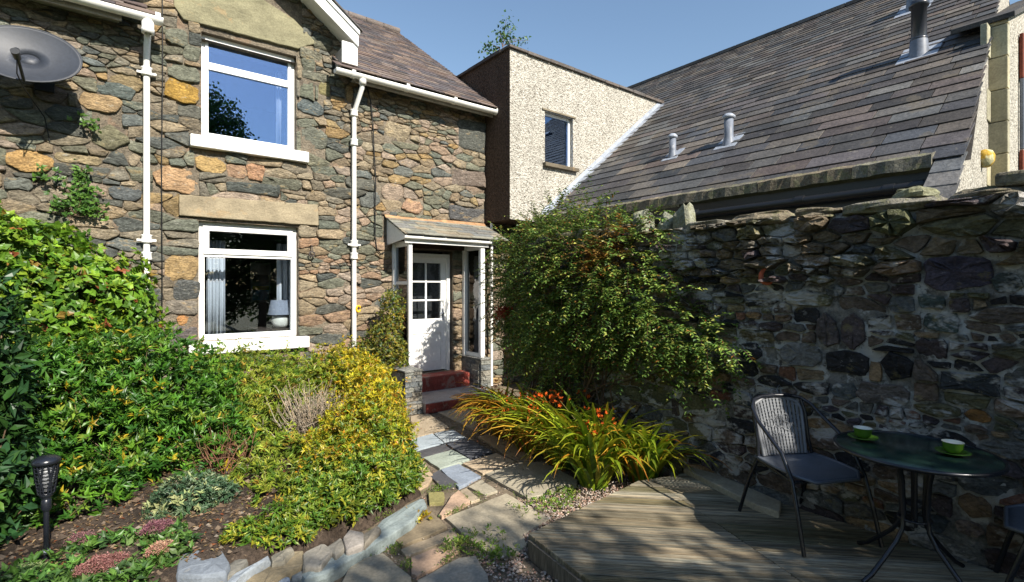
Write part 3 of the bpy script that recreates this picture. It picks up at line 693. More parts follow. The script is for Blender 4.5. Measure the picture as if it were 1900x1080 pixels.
zr = lambda y: 4.88+.7265*(y-7.14)
b = MB(); b.add([(-1.6, 7.14, 4.88), (.28, 7.14, 4.88), (.28, 9.2, zr(9.2)), (-1.6, 9.2, zr(9.2)), (2.66, 7.14, 4.88), (5.31, 7.14, 4.88), (5.31, 9.2, zr(9.2)), (2.66, 9.2, zr(9.2)), (5.31, 11.1, 7.757), (-1.6, 11.1, 7.757)], [(0, 1, 2, 3), (4, 5, 6, 7), (3, 2, 7, 6, 8, 9)], (.1, .09, .08)); b.add([(-1.6, 11.1, 7.757), (5.31, 11.1, 7.757), (5.31, 15, 4.9), (-1.6, 15, 4.9)], [(0, 1, 2, 3)], (.1, .09, .08))
P_(b, 'roof_underlay', M['asphaltlead'], rf)
b = MB()
for i in range(17):
    x = -1.6+i*.41; b.tube([(x, 11.08, 7.80), (x+.40, 11.08, 7.80)], .085, 8, jit((.13, .11, .10), .15))
P_(b, 'ridge_tiles', M['slate_old'], rf)
# gutters
def gutter(x0, x1, z, name='gutter', y=7.17):
    b = MB(); n = 10; xs = np.linspace(x0, x1, 8)
    vs = []; 
    for x in xs:
        for rr_ in (.065, .056):
            for k in range(n+1): a = pi+pi*k/n; vs.append((x, y+rr_*cos(a), z+rr_*sin(a)))
    m2 = 2*(n+1); fs = []
    for i in range(len(xs)-1):
        for k in range(n): fs += [(i*m2+k, i*m2+k+1, (i+1)*m2+k+1, (i+1)*m2+k), ((i+1)*m2+n+1+k, (i+1)*m2+n+2+k, i*m2+n+2+k, i*m2+n+1+k)]
        fs += [(i*m2, (i+1)*m2, (i+1)*m2+n+1, i*m2+n+1), (i*m2+n, i*m2+2*n+1, (i+1)*m2+2*n+1, (i+1)*m2+n)]
    b.add(vs, fs, (.8, .8, .8), True)
    for x in (x0, x1): b.add([(x, y+.065*cos(pi+pi*k/n), z+.065*sin(pi+pi*k/n)) for k in range(n+1)], [tuple(range(n+1))], (.8, .8, .8))
    for x in np.arange(x0+.25, x1, .85): b.tube([(x-.025, y, z-.002), (x+.025, y, z-.002)], .0715, 12, (.8, .8, .8))
    return P_(b, name, M['paint_old'])
gutter(-1.5, .50, 4.90); gutter(2.50, 5.36, 4.87)
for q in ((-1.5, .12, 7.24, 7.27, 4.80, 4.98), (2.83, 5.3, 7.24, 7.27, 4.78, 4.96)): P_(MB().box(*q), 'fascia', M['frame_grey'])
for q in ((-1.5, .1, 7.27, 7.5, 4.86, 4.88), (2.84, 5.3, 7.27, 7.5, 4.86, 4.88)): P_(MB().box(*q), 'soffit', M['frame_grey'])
# gable: barge boards, verge slates
gb = sub_empty('gable', cot, (1.47, 7.2, 6.4))
def rakebox(x0, x1, y0, y1, dz0, dz1, sgn, col=(.8, .8, .8)):
    zf = lambda x: 6.36-.7265*abs(x-1.47)
    b = MB(); xs = [1.47+sgn*x0, 1.47+sgn*x1]
    p = [(xs[0], y0, zf(xs[0])+dz0), (xs[1], y0, zf(xs[1])+dz0), (xs[1], y1, zf(xs[1])+dz0), (xs[0], y1, zf(xs[0])+dz0), (xs[0], y0, zf(xs[0])+dz1), (xs[1], y0, zf(xs[1])+dz1), (xs[1], y1, zf(xs[1])+dz1), (xs[0], y1, zf(xs[0])+dz1)]
    if sgn < 0: p = [p[1], p[0], p[3], p[2], p[5], p[4], p[7], p[6]]
    return b.hexa(p, col)
for sg in (1, -1):
    P_(rakebox(0, 1.36, 7.14, 7.165, -.11, .12, sg), 'bargeboard', M['paint'], gb, bevel=.004)
    P_(rakebox(0, 1.37, 7.115, 7.139, .06, .13, sg), 'bargeboard_trim', M['paint'], gb, bevel=.003)
    P_(rakebox(0, 1.33, 7.17, 7.49, -.06, -.03, sg), 'soffit_board', M['paint_old'], gb)
    P_(rakebox(0, 1.40, 7.09, 9.2, .131, .155, sg, (.10, .09, .085)), 'roof_slope', M['slate_old'], gb)
P_(MB().box(2.60, 2.83, 7.17, 7.22, 4.99, 5.30), 'soffit_end', M['paint_old'], gb, bevel=.01)
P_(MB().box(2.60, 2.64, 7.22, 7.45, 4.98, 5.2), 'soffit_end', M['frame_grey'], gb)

# down pipes
def collar(b, x, y, z, r=.052, ears=False):
    b.lathe([(.034, -.05), (r, -.05), (r+.006, -.035), (r, -.02), (r, .03), (r+.008, .045), (.034, .05)], (x, y, z), 14, (.8, .8, .8))
    if ears:
        b.box(x-.095, x+.095, y-.012, y+.012, z-.03, z-.005, (.8, .8, .8))
def downpipe(pts, collars, name='downpipe', r=.034):
    b = MB().tube(pts, r, 12, (.8, .8, .8)); o = P_(b, name, M['paint_old'])
    for z, ears in collars:
        c = MB(); x, y = pts[-1][0], pts[-1][1]; collar(c, x, y, z, ears=ears); P_(c, 'bracket', M['paint_old'], o)
    return o
px1 = on_y(272, 300, 7.42)
downpipe([(px1[0], 7.17, 4.84), (px1[0], 7.19, 4.76), (px1[0], 7.42, 4.5), (px1[0], 7.42, 4.35), (px1[0], 7.42, .2)], [(on_y(272, 133, 7.42)[2], True), (on_y(272, 443, 7.42)[2], True), (on_y(272, 475, 7.42)[2], False)])
b = MB(); b.lathe([(.036, 0), (.062, .0), (.066, .05), (.058, .06), (.062, .12), (.05, .16)], (px1[0], 7.17, 4.70), 14, (.8, .8, .8)); P_(b, 'pipe_hopper', M['paint_old'])
px2 = on_y(657, 300, 7.42)[0]
downpipe([(px2+.03, 7.17, 4.82), (px2+.03, 7.19, 4.70), (px2, 7.40, 4.42), (px2, 7.42, 4.34), (px2-.0, 7.42, .15)], [(on_y(657, 210, 7.42)[2], False), (on_y(657, 262, 7.42)[2]-.02, False), (on_y(657, 452, 7.42)[2], True), (on_y(657, 475, 7.42)[2], False)])
b = MB(); b.lathe([(.036, 0), (.05, .0), (.052, .07), (.04, .09)], (px2+.03, 7.17, 4.74), 14, (.8, .8, .8)); P_(b, 'pipe_hopper', M['paint_old'])
P_(MB().tube([(5.35, 7.36, .05), (5.35, 7.36, 2.94)], .026, 10), 'waste_pipe', M['paint_old'])
# cables down the wall
c1 = on_y(301, 200, 7.43)[0]; b = MB(); b.tube([(c1, 7.43, 5.6), (c1+.004, 7.43, 4.4), (c1-.006, 7.43, 3.2), (c1, 7.43, 1.9), (c1, 7.44, .8)], .006, 6); P_(b, 'cable', M['cable'])
cpts = pts = [on_y(*q, 7.44) for q in ((682, 165), (688, 190), (692, 230), (694, 280), (697, 330), (696, 380), (696, 440), (699, 462), (706, 471), (713, 468))]
P_(MB().tube(pts, .009, 6), 'cable', M['cable'])

# ------------------------------------------------------------------ door, steps, porch
dr = sub_empty('door', cot, (3.8, 7.6, .38))
b = MB(); x0, x1, z0, z1 = 3.80, 4.55, .40, 2.30
b.box(3.74, 3.80, 7.56, 7.66, .38, 2.36); b.box(4.55, 4.61, 7.56, 7.66, .38, 2.36); b.box(3.80, 4.55, 7.56, 7.66, 2.30, 2.36)
P_(b, 'door_frame', M['paint'], dr, bevel=.004)
b = MB(); y0 = 7.60; st_ = .095
zt = 1.27
b.box(x0, x0+st_, y0, y0+.04, z0, z1); b.box(x1-st_, x1, y0, y0+.04, z0, z1); b.box(x0+st_, x1-st_, y0, y0+.04, z1-st_, z1); b.box(x0+st_, x1-st_, y0, y0+.04, z0, z0+.16); b.box(x0+st_, x1-st_, y0, y0+.04, zt-.24, zt)
wi = x1-x0-2*st_
for k in (1, 2): xm = x0+st_+wi*k/3; b.box(xm-.035, xm+.035, y0+.001, y0+.04, z0+.16, zt-.24)
for k in range(3): xa = x0+st_+wi*k/3+(.035 if k else 0); xb = x0+st_+wi*(k+1)/3-(.035 if k < 2 else 0); b.box(xa, xb, y0+.016, y0+.03, z0+.16, zt-.24)
b.box(x0+st_+wi/2-.013, x0+st_+wi/2+.013, y0+.004, y0+.036, zt, z1-st_)
for k in (1, 2): zz = zt+(z1-st_-zt)*k/3; b.box(x0+st_, x1-st_, y0+.003, y0+.037, zz-.013, zz+.013)
P_(b, 'door_leaf', M['paint'], dr, bevel=.003)
for i in range(2):
    for k in range(3):
        xa = x0+st_+wi*i/2+.012; xb = x0+st_+wi*(i+1)/2-.012; za = zt+(z1-st_-zt)*k/3+.012; zb = zt+(z1-st_-zt)*(k+1)/3-.012
        P_(MB().box(xa, xb, y0+.018, y0+.024, za, zb), 'pane', M['glass'], dr)
b = MB(); b.box(x1-.075, x1-.045, y0-.008, y0, 1.24, 1.44, (.5, .5, .5)); b.tube([(x1-.06, y0-.008, 1.36), (x1-.06, y0-.05, 1.36), (x1-.15, y0-.055, 1.36)], .009, 8, (.5, .5, .5)); P_(b, 'handle', M['fluegrey'], dr)
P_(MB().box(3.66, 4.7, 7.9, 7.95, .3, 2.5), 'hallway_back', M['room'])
stp = sub_empty('doorstep', cot, (4.1, 7, 0))
P_(MB().box(3.53, 4.79, 6.45, 7.19, 0, .15), 'landing', mat('worn_landing', (.33, .29, .27), .85, (4, .2), (40, .2), (40, .5, .006), [((.32, .15, .12), 6, .62, .4)]), stp, bevel=.01)
P_(MB().box(3.532, 4.62, 6.435, 6.449, .005, .14), 'riser', M['redpaint'], stp, bevel=.004)
P_(MB().box(3.54, 4.78, 7.2, 7.6, 0, .375), 'upper_step', M['redpaint'], stp, bevel=.015)
# stacked slate plinths either side
po = sub_empty('porch', cot, (4.2, 7, 0))
def plinth(x0, x1, y0, y1, z1, r, faces):
    P_(MB().box(x0+.02, x1-.02, y0+.02, y1, 0, z1-.02, (.2, .2, .2)), 'plinth_core', M['mortar_grey'], po)
    offp = Vector(po.location)+CL
    z = .0
    while z < z1-.01:
        h = min(r.uniform(.045, .10), z1-z)
        for fc in faces:
            if fc == 'y': lo, hi = x0, x1
            else: lo, hi = y0+.06, y1
            u = lo
            while u < hi-.01:
                wd = min(r.uniform(.10, .26), hi-u)
                if hi-u-wd < .05: wd = hi-u
                e = r.uniform(0, .012); c = jit(r.choice([(.22, .23, .21), (.30, .29, .25), (.16, .17, .17), (.26, .24, .2)]), .12, r)
                if fc == 'y': q = (u+.003, u+wd-.003, y0-e, y0+.08, z+.003, z+h-.003)
                elif fc == '-x': q = (x0-e, x0+.08, u+.003, u+wd-.003, z+.003, z+h-.003)
                else: q = (x1-.08, x1+e, u+.003, u+wd-.003, z+.003, z+h-.003)
                cc = ((q[0]+q[1])/2, (q[2]+q[3])/2, (q[4]+q[5])/2)
                s_ = MB().box(q[0]-cc[0], q[1]-cc[0], q[2]-cc[1], q[3]-cc[1], q[4]-cc[2], q[5]-cc[2], c)
                o = s_.build('stone', M['stone'], po, bevel=.006); o.location = Vector(cc)-offp
                u += wd
        z += h
    P_(MB().box(x0-.01, x1+.01, y0-.01, y1, z1+.001, z1+.03, (.24, .24, .22)), 'cap_slab', M['stone'], po, bevel=.006)
rp = random.Random(3)
plinth(3.25, 3.52, 6.52, 7.49, .60, rp, ('y',)); plinth(4.80, 5.0, 6.90, 7.49, .60, rp, ('y', '-x'))
def post(x0, x1, y0, y1, z0, z1): P_(MB().box(x0, x1, y0, y1, z0, z1), 'post', M['paint'], po, bevel=.004)
post(3.52, 3.58, 6.94, 7.00, .635, 2.50); post(4.82, 4.90, 6.93, 7.00, .635, 2.50); post(4.80, 4.86, 7.40, 7.47, .635, 2.5); post(3.50, 3.55, 7.41, 7.48, .635, 2.72)
for xx in (3.525, 4.835):
    b = MB(); b.box(xx, xx+.045, 7.0, 7.41, .635, .70); b.box(xx, xx+.045, 7.0, 7.41, 2.42, 2.50)
    if xx < 4: b.box(xx, xx+.04, 7.0, 7.41, 1.84, 1.89)
    P_(b, 'rail', M['paint'], po, bevel=.003)
    P_(MB().box(xx+.018, xx+.024, 7.0, 7.41, .70, 2.42), 'pane', M['glass'], po)
b = MB(); b.box(3.44, 4.96, 6.90, 6.925, 2.46, 2.57); b.box(3.48, 4.93, 6.93, 7.0, 2.501, 2.57); P_(b, 'fascia', M['paint'], po, bevel=.004)
P_(MB().tube([(3.40, 6.86, 2.545), (4.97, 6.86, 2.54)], .032, 10), 'porch_gutter', M['paint_old'], po)
P_(MB().box(3.6, 4.8, 7.40, 7.49, 2.43, 2.56), 'door_head', mat('dark_timber', (.05, .03, .02), .8), po)
b = MB(); b.add([(3.42, 6.86, 2.52), (3.42, 7.49, 2.46), (3.42, 7.49, 2.86), (3.42, 6.86, 2.57), (3.45, 6.86, 2.52), (3.45, 7.49, 2.46), (3.45, 7.49, 2.86), (3.45, 6.86, 2.57)], [(0, 3, 2, 1), (4, 5, 6, 7), (0, 4, 7, 3), (1, 2, 6, 5), (3, 7, 6, 2), (0, 1, 5, 4)]); P_(b, 'cheek_board', M['paint'], po)
pv = Vector((0, .66, .31)).normalized()
b = MB(); b.add([(3.40, 6.84, 2.575), (5.30, 6.84, 2.575), (5.30, 7.5, 2.885), (3.40, 7.5, 2.885)], [(0, 1, 2, 3), (3, 2, 1, 0)], (.1, .1, .1)); P_(b, 'roof_board', M['asphaltlead'], po)
def colP(r, c, t): return jit(r.choice([(.20, .20, .17), (.26, .25, .20), (.16, .16, .15), (.23, .20, .15)]), .15, r)
roof_at(po, (3.38, 6.82, 2.575), (1, 0, 0), tuple(pv), 1.92, .70, lambda t: .12, rr, M['slate'], po, (.18, .38), colP, rag=.004)
b = MB(); b.add([(3.38, 7.42, 2.872), (5.3, 7.42, 2.872), (5.3, 7.465, 2.91), (3.38, 7.465, 2.91), (3.38, 7.49, 2.94), (5.3, 7.49, 2.94)], [(0, 1, 2, 3), (3, 2, 5, 4)], (.3, .17, .09)); P_(b, 'flashing', mat('rusty_mortar_fillet', (.36, .21, .11), .9, (8, .3), (60, .2), (40, .8, .01)), po)
# ironwork on the wall
hk = on_y(578, 470, 7.43)
pl = thing('pulley_hook', 'small rusty pulley hook fixed to the wall right of the lower window', 'hook', hk)
MB().tube([(0, .04, .11), (0, -.01, .11), (.005, -.02, .06), (0, -.02, .02)], .007, 6).build('shank', M['iron'], pl)
MB().tube([(.035*cos(a), -.02, -.01+.035*sin(a)) for a in np.linspace(0, 2*pi, 15)], .01, 6).build('wheel', M['iron'], pl)
MB().box(-.006, .006, -.03, .05, -.016, -.004).build('axle', M['iron'], pl)
yl = on_y(665, 573, 7.38)
b = MB().tube([(.03*cos(a), 0, .045*sin(a)) for a in np.linspace(.4, 2*pi-.2, 14)], .014, 8); o = b.build('hose_hook', M['yellow']); o.location = yl; tag(o, 'round yellow plastic hook beside the white downpipe near the door', 'hook')

# ------------------------------------------------------------------ satellite dish
dc = on_y(50, 100, 7.02)
di = thing('satellite_dish', 'dark grey oval satellite dish on the cottage wall at upper left', 'satellite dish', dc)
nrm = Vector((-.10, -.93, .34)).normalized(); ux = nrm.cross(Vector((0, 0, 1))).normalized()*-1; uy = ux.cross(nrm)*-1
if uy.z < 0: uy = -uy
b = MB(); n = 40; vs = []
A_, B_ = .425, .325
rings = [0, .2, .4, .6, .8, .95, 1.0]
for s_ in rings:
    for k in range(n):
        a = 2*pi*k/n; p = ux*A_*s_*cos(a)+uy*B_*s_*sin(a)-nrm*(.085*(1-s_*s_)); vs.append(tuple(p))
b.add(vs, [(i*n+k, i*n+(k+1) % n, (i+1)*n+(k+1) % n, (i+1)*n+k) for i in range(1, len(rings)-1) for k in range(n)], (.2, .2, .2), True)
b.add([tuple(-nrm*.085)]+vs[n:2*n], [(0, 1+k, 1+(k+1) % n) for k in range(n)], (.2, .2, .2), True)
o = b.build('reflector', M['dish'], di); s_ = o.modifiers.new('t', 'SOLIDIFY'); s_.thickness = .006
b = MB().tube([tuple(ux*A_*cos(a)+uy*B_*sin(a)) for a in np.linspace(0, 2*pi, 41)], .008, 6); b.build('rim', M['dish'], di)
tip = nrm*.32-uy*.27
b = MB().tube([tuple(-uy*B_+nrm*.0), tuple(-uy*(B_-.05)+nrm*.2), tuple(tip)], .014, 8); b.build('arm', M['gutterblack'], di)
b = MB().tube([tuple(tip-nrm*.07+uy*.0), tuple(tip+nrm*.03)], [.028, .035], 10); b.tube([tuple(tip), tuple(tip+uy*.06-nrm*.02)], .022, 8); b.build('receiver', M['gutterblack'], di)
wp = Vector((.10, .44, -.12)); b = MB().tube([tuple(-nrm*.09), tuple(Vector((.05, .25, -.1))), tuple(wp)], .022, 8); b.box(wp.x-.08, wp.x+.08, wp.y-.03, wp.y+.01, wp.z-.1, wp.z+.1); b.build('wall_bracket', M['gutterblack'], di)
b = MB().tube([tuple(tip-nrm*.05), tuple(tip-uy*.15-nrm*.1), tuple(-uy*(B_+.08)+nrm*.02), (.1, .43, -.5), (.14, .44, -.75)], .006, 6); b.build('cable', M['cable'], di)

# ================================================================== PEBBLEDASH BLOCK
pb = thing('rendered_block', 'flat roofed cream and brown pebbledash block between the cottage and the slate roof', 'building', (5.31, 6.78, 2.95))
PWin = (on_y(1011, 205, 6.78)[0], on_y(1063, 215, 6.78)[0], on_y(1011, 302, 6.78)[2], on_y(1011, 205, 6.78)[2])
toP = lambda u, v, d: (u, 6.78-d, v)
b = MB(); wall_face(b, 5.31, 10.2, 2.95, 5.82, [PWin], toP, .16); b.box(5.32, 10.1, 7.2, 10.4, 2.951, 5.8); P_(b, 'front_wall', M['pebble'], pb)
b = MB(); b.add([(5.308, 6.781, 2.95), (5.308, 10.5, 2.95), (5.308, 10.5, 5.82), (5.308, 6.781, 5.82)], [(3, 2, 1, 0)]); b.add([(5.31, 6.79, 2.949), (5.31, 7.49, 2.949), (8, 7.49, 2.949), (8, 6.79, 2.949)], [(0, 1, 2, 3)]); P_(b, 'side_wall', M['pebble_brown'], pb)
b = MB(); r_ = random.Random(8); x = 5.27
while x < 10.3:
    L = r_.uniform(.35, .6); b.box(x, min(x+L, 10.3)-.008, 6.73, 7.0, 5.823+r_.uniform(0, .008), 5.875+r_.uniform(-.008, .01), jit((.10, .085, .075), .2)); x += L
y = 7.0
while y < 10.5: b.box(5.262, 5.5, y, y+.5, 5.823, 5.87+r_.uniform(-.006, .01), jit((.06, .05, .045), .2)); y += .508
P_(b, 'parapet_edge', M['slate_old'], pb)
P_(MB().box(5.5, 10.2, 7.0, 10.4, 5.821, 5.84), 'flat_roof', M['asphaltlead'], pb)
a0, a1, c0, c1 = PWin
b = window(PWin, 6.86, None, fw=.045); w_ = P_(b, 'window', M['paint'], pb, bevel=.004)
P_(MB().box(a0+.045, a1-.045, 6.89, 6.895, c0+.045, c1-.045), 'pane', M['glass_up'], w_)
P_(MB().box(a0+.05, a1-.05, 6.945, 6.95, c0+.05, c1-.05).box(a0+.0, a1, 7.1, 7.12, c0, c1), 'room', mat('dark_blind', (.05, .06, .08), .8), pb) if False else None
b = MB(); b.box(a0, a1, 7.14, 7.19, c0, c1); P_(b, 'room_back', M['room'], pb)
curt = MB(); xs = np.linspace(a0+.06, a0+.42, 30); vs = [(x, 6.99+.02*sin(i*1.1), z) for z in (c0+.03, c0+.75) for i, x in enumerate(xs)]
curt.add(vs, [(i, i+1, 31+i, 30+i) for i in range(29)], (.3, .3, .3), True); o = curt.build('curtain', M['curtain']); tag(o, 'grey net curtain inside the small window of the pebbledash block', 'curtain')
P_(MB().box(a0-.05, a1+.09, 6.70, 6.86, c0-.07, c0-.002, (.12, .10, .07)), 'window_sill', M['lintel'], pb, bevel=.006)
P_(MB().box(a0-.07, a1+.06, 6.755, 6.80, c1+.002, c1+.03, (.2, .17, .12)), 'window_head', M['lintel'], pb)

# ================================================================== SLATE ROOFED BUILDING
SLP = .79; ang = math.atan(SLP)
rz = lambda x: 3.05+SLP*(x-6.05)
ob = thing('slate_outbuilding', 'long low outbuilding under a wide grey slate roof with flue pipes', 'building', (6.3, 1.2, 0))
upr = (cos(ang), 0, sin(ang))
rb = sub_empty('roof', ob, (0, 0, 0)); rb.location = Vector((6, 1.2, 3))-Vector(ob.location)
def colB(r, c, t):
    a = r.choice([(.066, .066, .07), (.085, .083, .08), (.055, .055, .06), (.10, .094, .088), (.145, .135, .122), (.085, .077, .077), (.095, .08, .078), (.045, .045, .046)])
    return jit(mix(a, (.085, .075, .065), min(.4, max(0, t)*.7)), .30, r)
r2 = random.Random(21)
rl = 5.5/cos(ang)
def big(nm='slate'):
    # verge is slightly out of square: courses start further along as they climb
    A = Vector((0, 1, 0)); U = Vector(upr); Nn = A.cross(U); Nn = Nn if Nn.z > 0 else -Nn; O = Vector((5.93, 1.0, rz(5.93)-.0)); s = 0; out = []
    while s < rl:
        g = .255-.125*(s/rl); x = .060+.060*s; first = True
        while x < 11.5:
            wd = (r2.uniform(.34, .70))*(1.05-.55*s/rl)
            if first: wd *= r2.uniform(.5, 1); first = False
            x1 = x+wd; lo = s-.02+r2.uniform(-.005, .005); hi = s+g*1.5; gp = .0055
            cs = [(x+gp, lo, .020+r2.uniform(0, .006)), (x1-gp, lo+r2.uniform(-.005, .005), .020+r2.uniform(0, .006)), (x1-gp, hi, .002), (x+gp, hi, .002)]
            bot = [O+A*a+U*b_+Nn*c for a, b_, c in cs]; tp = [p+Nn*.011 for p in bot]; b_ = [tuple(p) for p in bot+tp]; b_ = [b_[i] for i in (3, 2, 1, 0, 7, 6, 5, 4)]
            cc = O+A*((x+x1)/2)+U*(s+g/2); zz = _vd[0]*cc.x+_vd[1]*cc.y
            vis = abs((_rt[0]*cc.x+_rt[1]*cc.y)/zz) < 1.0 and (cc.z-CAM_Z)/zz < .565 and not (cc.y > 6.8 and cc.z < 5.8)
            if not (cc.y > 7.2 and cc.z < 5.6): out.append(((x1-x)*g/zz**2 if vis else 0, b_, colB(r2, cc, s/rl)))
            x = x1
        s += g
    out.sort(key=lambda a: -a[0]); rest = MB(); FS = [(3, 2, 1, 0), (4, 5, 6, 7), (0, 1, 5, 4), (1, 2, 6, 5), (2, 3, 7, 6), (3, 0, 4, 7)]
    off = Vector(rb.location)+Vector(ob.location)
    for i, (sc, bb, c) in enumerate(out):
        if i < 300:
            o = centre_build((bb, FS, c), nm, M['slate'], rb, smooth=False); o.location = Vector(o.location)-off
        else: rest.add(bb, FS, c)
    P_(rest, 'slates', M['slate'], rb, kind='stuff')
big()
b = MB(); b.add([(5.9, 1.02, rz(5.9)-.02), (11.5, 1.62, rz(11.5)-.02), (11.5, 13, rz(11.5)-.02), (5.9, 13, rz(5.9)-.02)], [(0, 1, 2, 3)], (.05, .05, .05)); b.add([(11.5, 1.62, rz(11.5)-.02), (16, 1.6, 4), (16, 13, 4), (11.5, 13, rz(11.5)-.02)], [(0, 1, 2, 3)], (.05, .05, .05)); P_(b, 'roof_underlay', M['asphaltlead'], rb)
b = MB(); y = 1.6
while y < 12.9: b.box(11.42, 11.58, y, y+.44, rz(11.5)-.01, rz(11.5)+.06, jit((.10, .09, .085), .15)); y += .45
P_(b, 'ridge_tiles', M['slate_old'], rb)
b = MB()
for i, (y0_, y1_) in enumerate(((1.0, 1.42), (1.43, 1.9))):
    pass
# eave: mossy stone edge, black gutter, dark soffit, wall
yy = 1.28; k = 0; es = random.Random(4)
while yy < 6.76:
    L = es.uniform(.5, 1.1); y1_ = min(yy+L, 6.77); z_ = rz(5.98)
    n_ = max(3, int((y1_-yy)/.07)); m_ = MB(); vs = []
    for i in range(n_+1):
        t = i/n_; y_ = yy+.004+(y1_-yy-.008)*t; j = lambda a: es.uniform(-a, a)
        vs += [(5.86+j(.006), y_, z_-.105+j(.007)), (6.04, y_, z_-.06), (6.12+j(.004), y_, z_+.10+j(.004)), (5.87+j(.006), y_, z_+.012+j(.006))]
    fs = [(a*4+b_, a*4+(b_+1) % 4, (a+1)*4+(b_+1) % 4, (a+1)*4+b_) for a in range(n_) for b_ in range(4)]+[(3, 2, 1, 0), (n_*4, n_*4+1, n_*4+2, n_*4+3)]
    m_.add(vs, fs, jit((.17, .15, .11), .2)); P_(m_, 'eave_stone', M['moss_edge'], ob); yy = y1_
gz = rz(5.9)-.20
ge = P_(MB().tube([(5.84, 1.30, gz), (5.84, 6.75, gz-.03)], .045, 12), 'gutter', M['gutterblack'], ob)
for y_ in (1.33, 1.55, 2.35, 3.6, 4.9): P_(MB().tube([(5.84, y_, gz), (5.84, y_+.09, gz)], .052, 12), 'gutter_joint', M['gutterblack'], ge)
P_(MB().box(5.95, 6.0, 1.3, 6.77, gz-.12, rz(5.95)-.10), 'fascia', M['gutterblack'], ob)
P_(MB().box(6.25, 6.5, 1.3, 7.2, 0, 2.9, (.2, .18, .15)), 'side_wall', M['mortar_grey'], ob)
# slates that carry on down past the eave at the verge
rs = random.Random(9); FS = [(3, 2, 1, 0), (4, 5, 6, 7), (0, 1, 5, 4), (1, 2, 6, 5), (2, 3, 7, 6), (3, 0, 4, 7)]
for i in range(3):
    xa = 5.93-.19*(i+1); m_ = MB(); z0_ = rz(xa); ya = 1.055-.012*i
    m_.hexa([(xa-.02, ya, z0_+.012-.02*SLP), (xa+.24, ya, z0_+.24*SLP-.004), (xa+.24, 1.27, z0_+.24*SLP-.004), (xa-.02, 1.27, z0_+.012-.02*SLP), (xa-.02, ya, z0_+.026-.02*SLP), (xa+.24, ya, z0_+.24*SLP+.01), (xa+.24, 1.27, z0_+.24*SLP+.01), (xa-.02, 1.27, z0_+.026-.02*SLP)], jit((.12, .12, .12), .15)); P_(m_, 'slate', M['slate'], ob)
# lead flashing where roof meets the pebbledash
b = MB(); n_ = 7
for i in range(n_):
    xa = 6.02+(9.45-6.02)*i/n_; xb = 6.02+(9.45-6.02)*(i+1)/n_+.02; h = .035+.002*(i % 2)
    b.add([(xa, 6.62, rz(xa)+h), (xb, 6.62, rz(xb)+h), (xb, 6.765, rz(xb)+h+.01), (xa, 6.765, rz(xa)+h+.01), (xa, 6.772, rz(xa)+.13), (xb, 6.772, rz(xb)+.13)], [(0, 1, 2, 3), (3, 2, 5, 4)], (.3, .3, .3))
P_(b, 'lead_flashing', M['lead'], ob)
# gable end and projecting white wing with quoins
gy = lambda x: 1.065+.078*(x-5.7)
b = MB(); b.add([(5.55, gy(5.55), 1.9), (7.84, gy(7.84), 1.9), (7.84, gy(7.84), rz(7.84)-.015), (5.55, gy(5.55), rz(5.55)-.015)], [(0, 1, 2, 3)]); b.add([(7.84, gy(7.84), 1.9), (11.5, gy(11.5), 1.9), (11.5, gy(11.5), rz(11.5)-.03), (7.84, gy(7.84), rz(7.84)-.015)], [(0, 1, 2, 3)])
P_(b, 'gable_wall', M['pebble'], ob)
wx = 8.2; wtop = lambda x: 4.93+.42*(x-8.2)
b = MB(); b.hexa([(wx+.11, 1.10, 1.5), (13, 1.10, 1.5), (13, 1.24, 1.5), (wx+.11, 1.24, 1.5), (wx+.11, 1.10, wtop(wx+.11)), (13, 1.10, wtop(13)), (13, 1.24, wtop(13)), (wx+.11, 1.24, wtop(wx+.11))]); P_(b, 'wing_wall', M['pebble'], ob)
z = 1.9; k = 0; rq = random.Random(6)
while z < wtop(wx)-.03:
    h = min(.36+rq.uniform(-.04, .04), wtop(wx)-.003-z)
    ex = .20 if k % 2 else 0
    c = jit((.33, .31, .22) if k % 3 else (.40, .37, .25), .12, rq)
    m_ = MB().box(wx-.005, wx+.108, 1.09, 1.30, z+.004, z+h-.004, c)
    P_(m_, 'quoin', M['slab'], ob, bevel=.008)
    if ex: P_(MB().box(wx-ex, wx-.007, gy(wx-.1)-.016, 1.30, z+.004, z+h-.004, c), 'quoin', M['lintel'], ob, bevel=.008)
    z += h; k += 1
x0_ = wx-.04; P_(MB().hexa([(x0_, 1.03, wtop(x0_)+.002), (13, 1.03, wtop(13)+.002), (13, 1.6, wtop(13)+.002), (x0_, 1.6, wtop(x0_)+.002), (x0_, 1.03, wtop(x0_)+.06), (13, 1.03, wtop(13)+.06), (13, 1.6, wtop(13)+.06), (x0_, 1.6, wtop(x0_)+.06)], (.06, .055, .05)), 'wing_roof_edge', M['slate_old'], ob)
P_(MB().box(8.96, 9.12, 1.05, 1.09, 4.42, 4.98, (.3, .1, .05)), 'rusty_panel', M['rust'], ob, bevel=.01)
P_(MB().box(8.95, 9.08, 1.05, 1.09, 3.25, 3.52, (.3, .1, .05)), 'rusty_panel', M['rust'], ob, bevel=.01)
P_(MB().tube([(8.98, 1.06, 3.53), (8.98, 1.06, 4.41)], .03, 8), 'grey_pipe', M['fluegrey'], ob)
o = MB(); ym = on_y(1822, 295, 1.2); o.lathe([(0, -.16), (.09, -.15), (.155, -.06), (.16, .05), (.12, .13), (.05, .16), (0, .165)], (0, 0, 0), 9)
o.v = [(x*.62*(1+.18*sin(z*30+x*9)), y*.5, z*.6) for x, y, z in o.v]; o = o.build('lichen_stone', mat('yellow_lichen_stone', (.42, .40, .24), .9, (6, .3), (40, .2), (30, .8, .02), [((.50, .30, .02), 7, .50, .9)])); o.location = (ym[0], gy(ym[0])-.03, ym[2]); tag(o, 'round stone with bright yellow lichen against the white gable wall', 'stone')

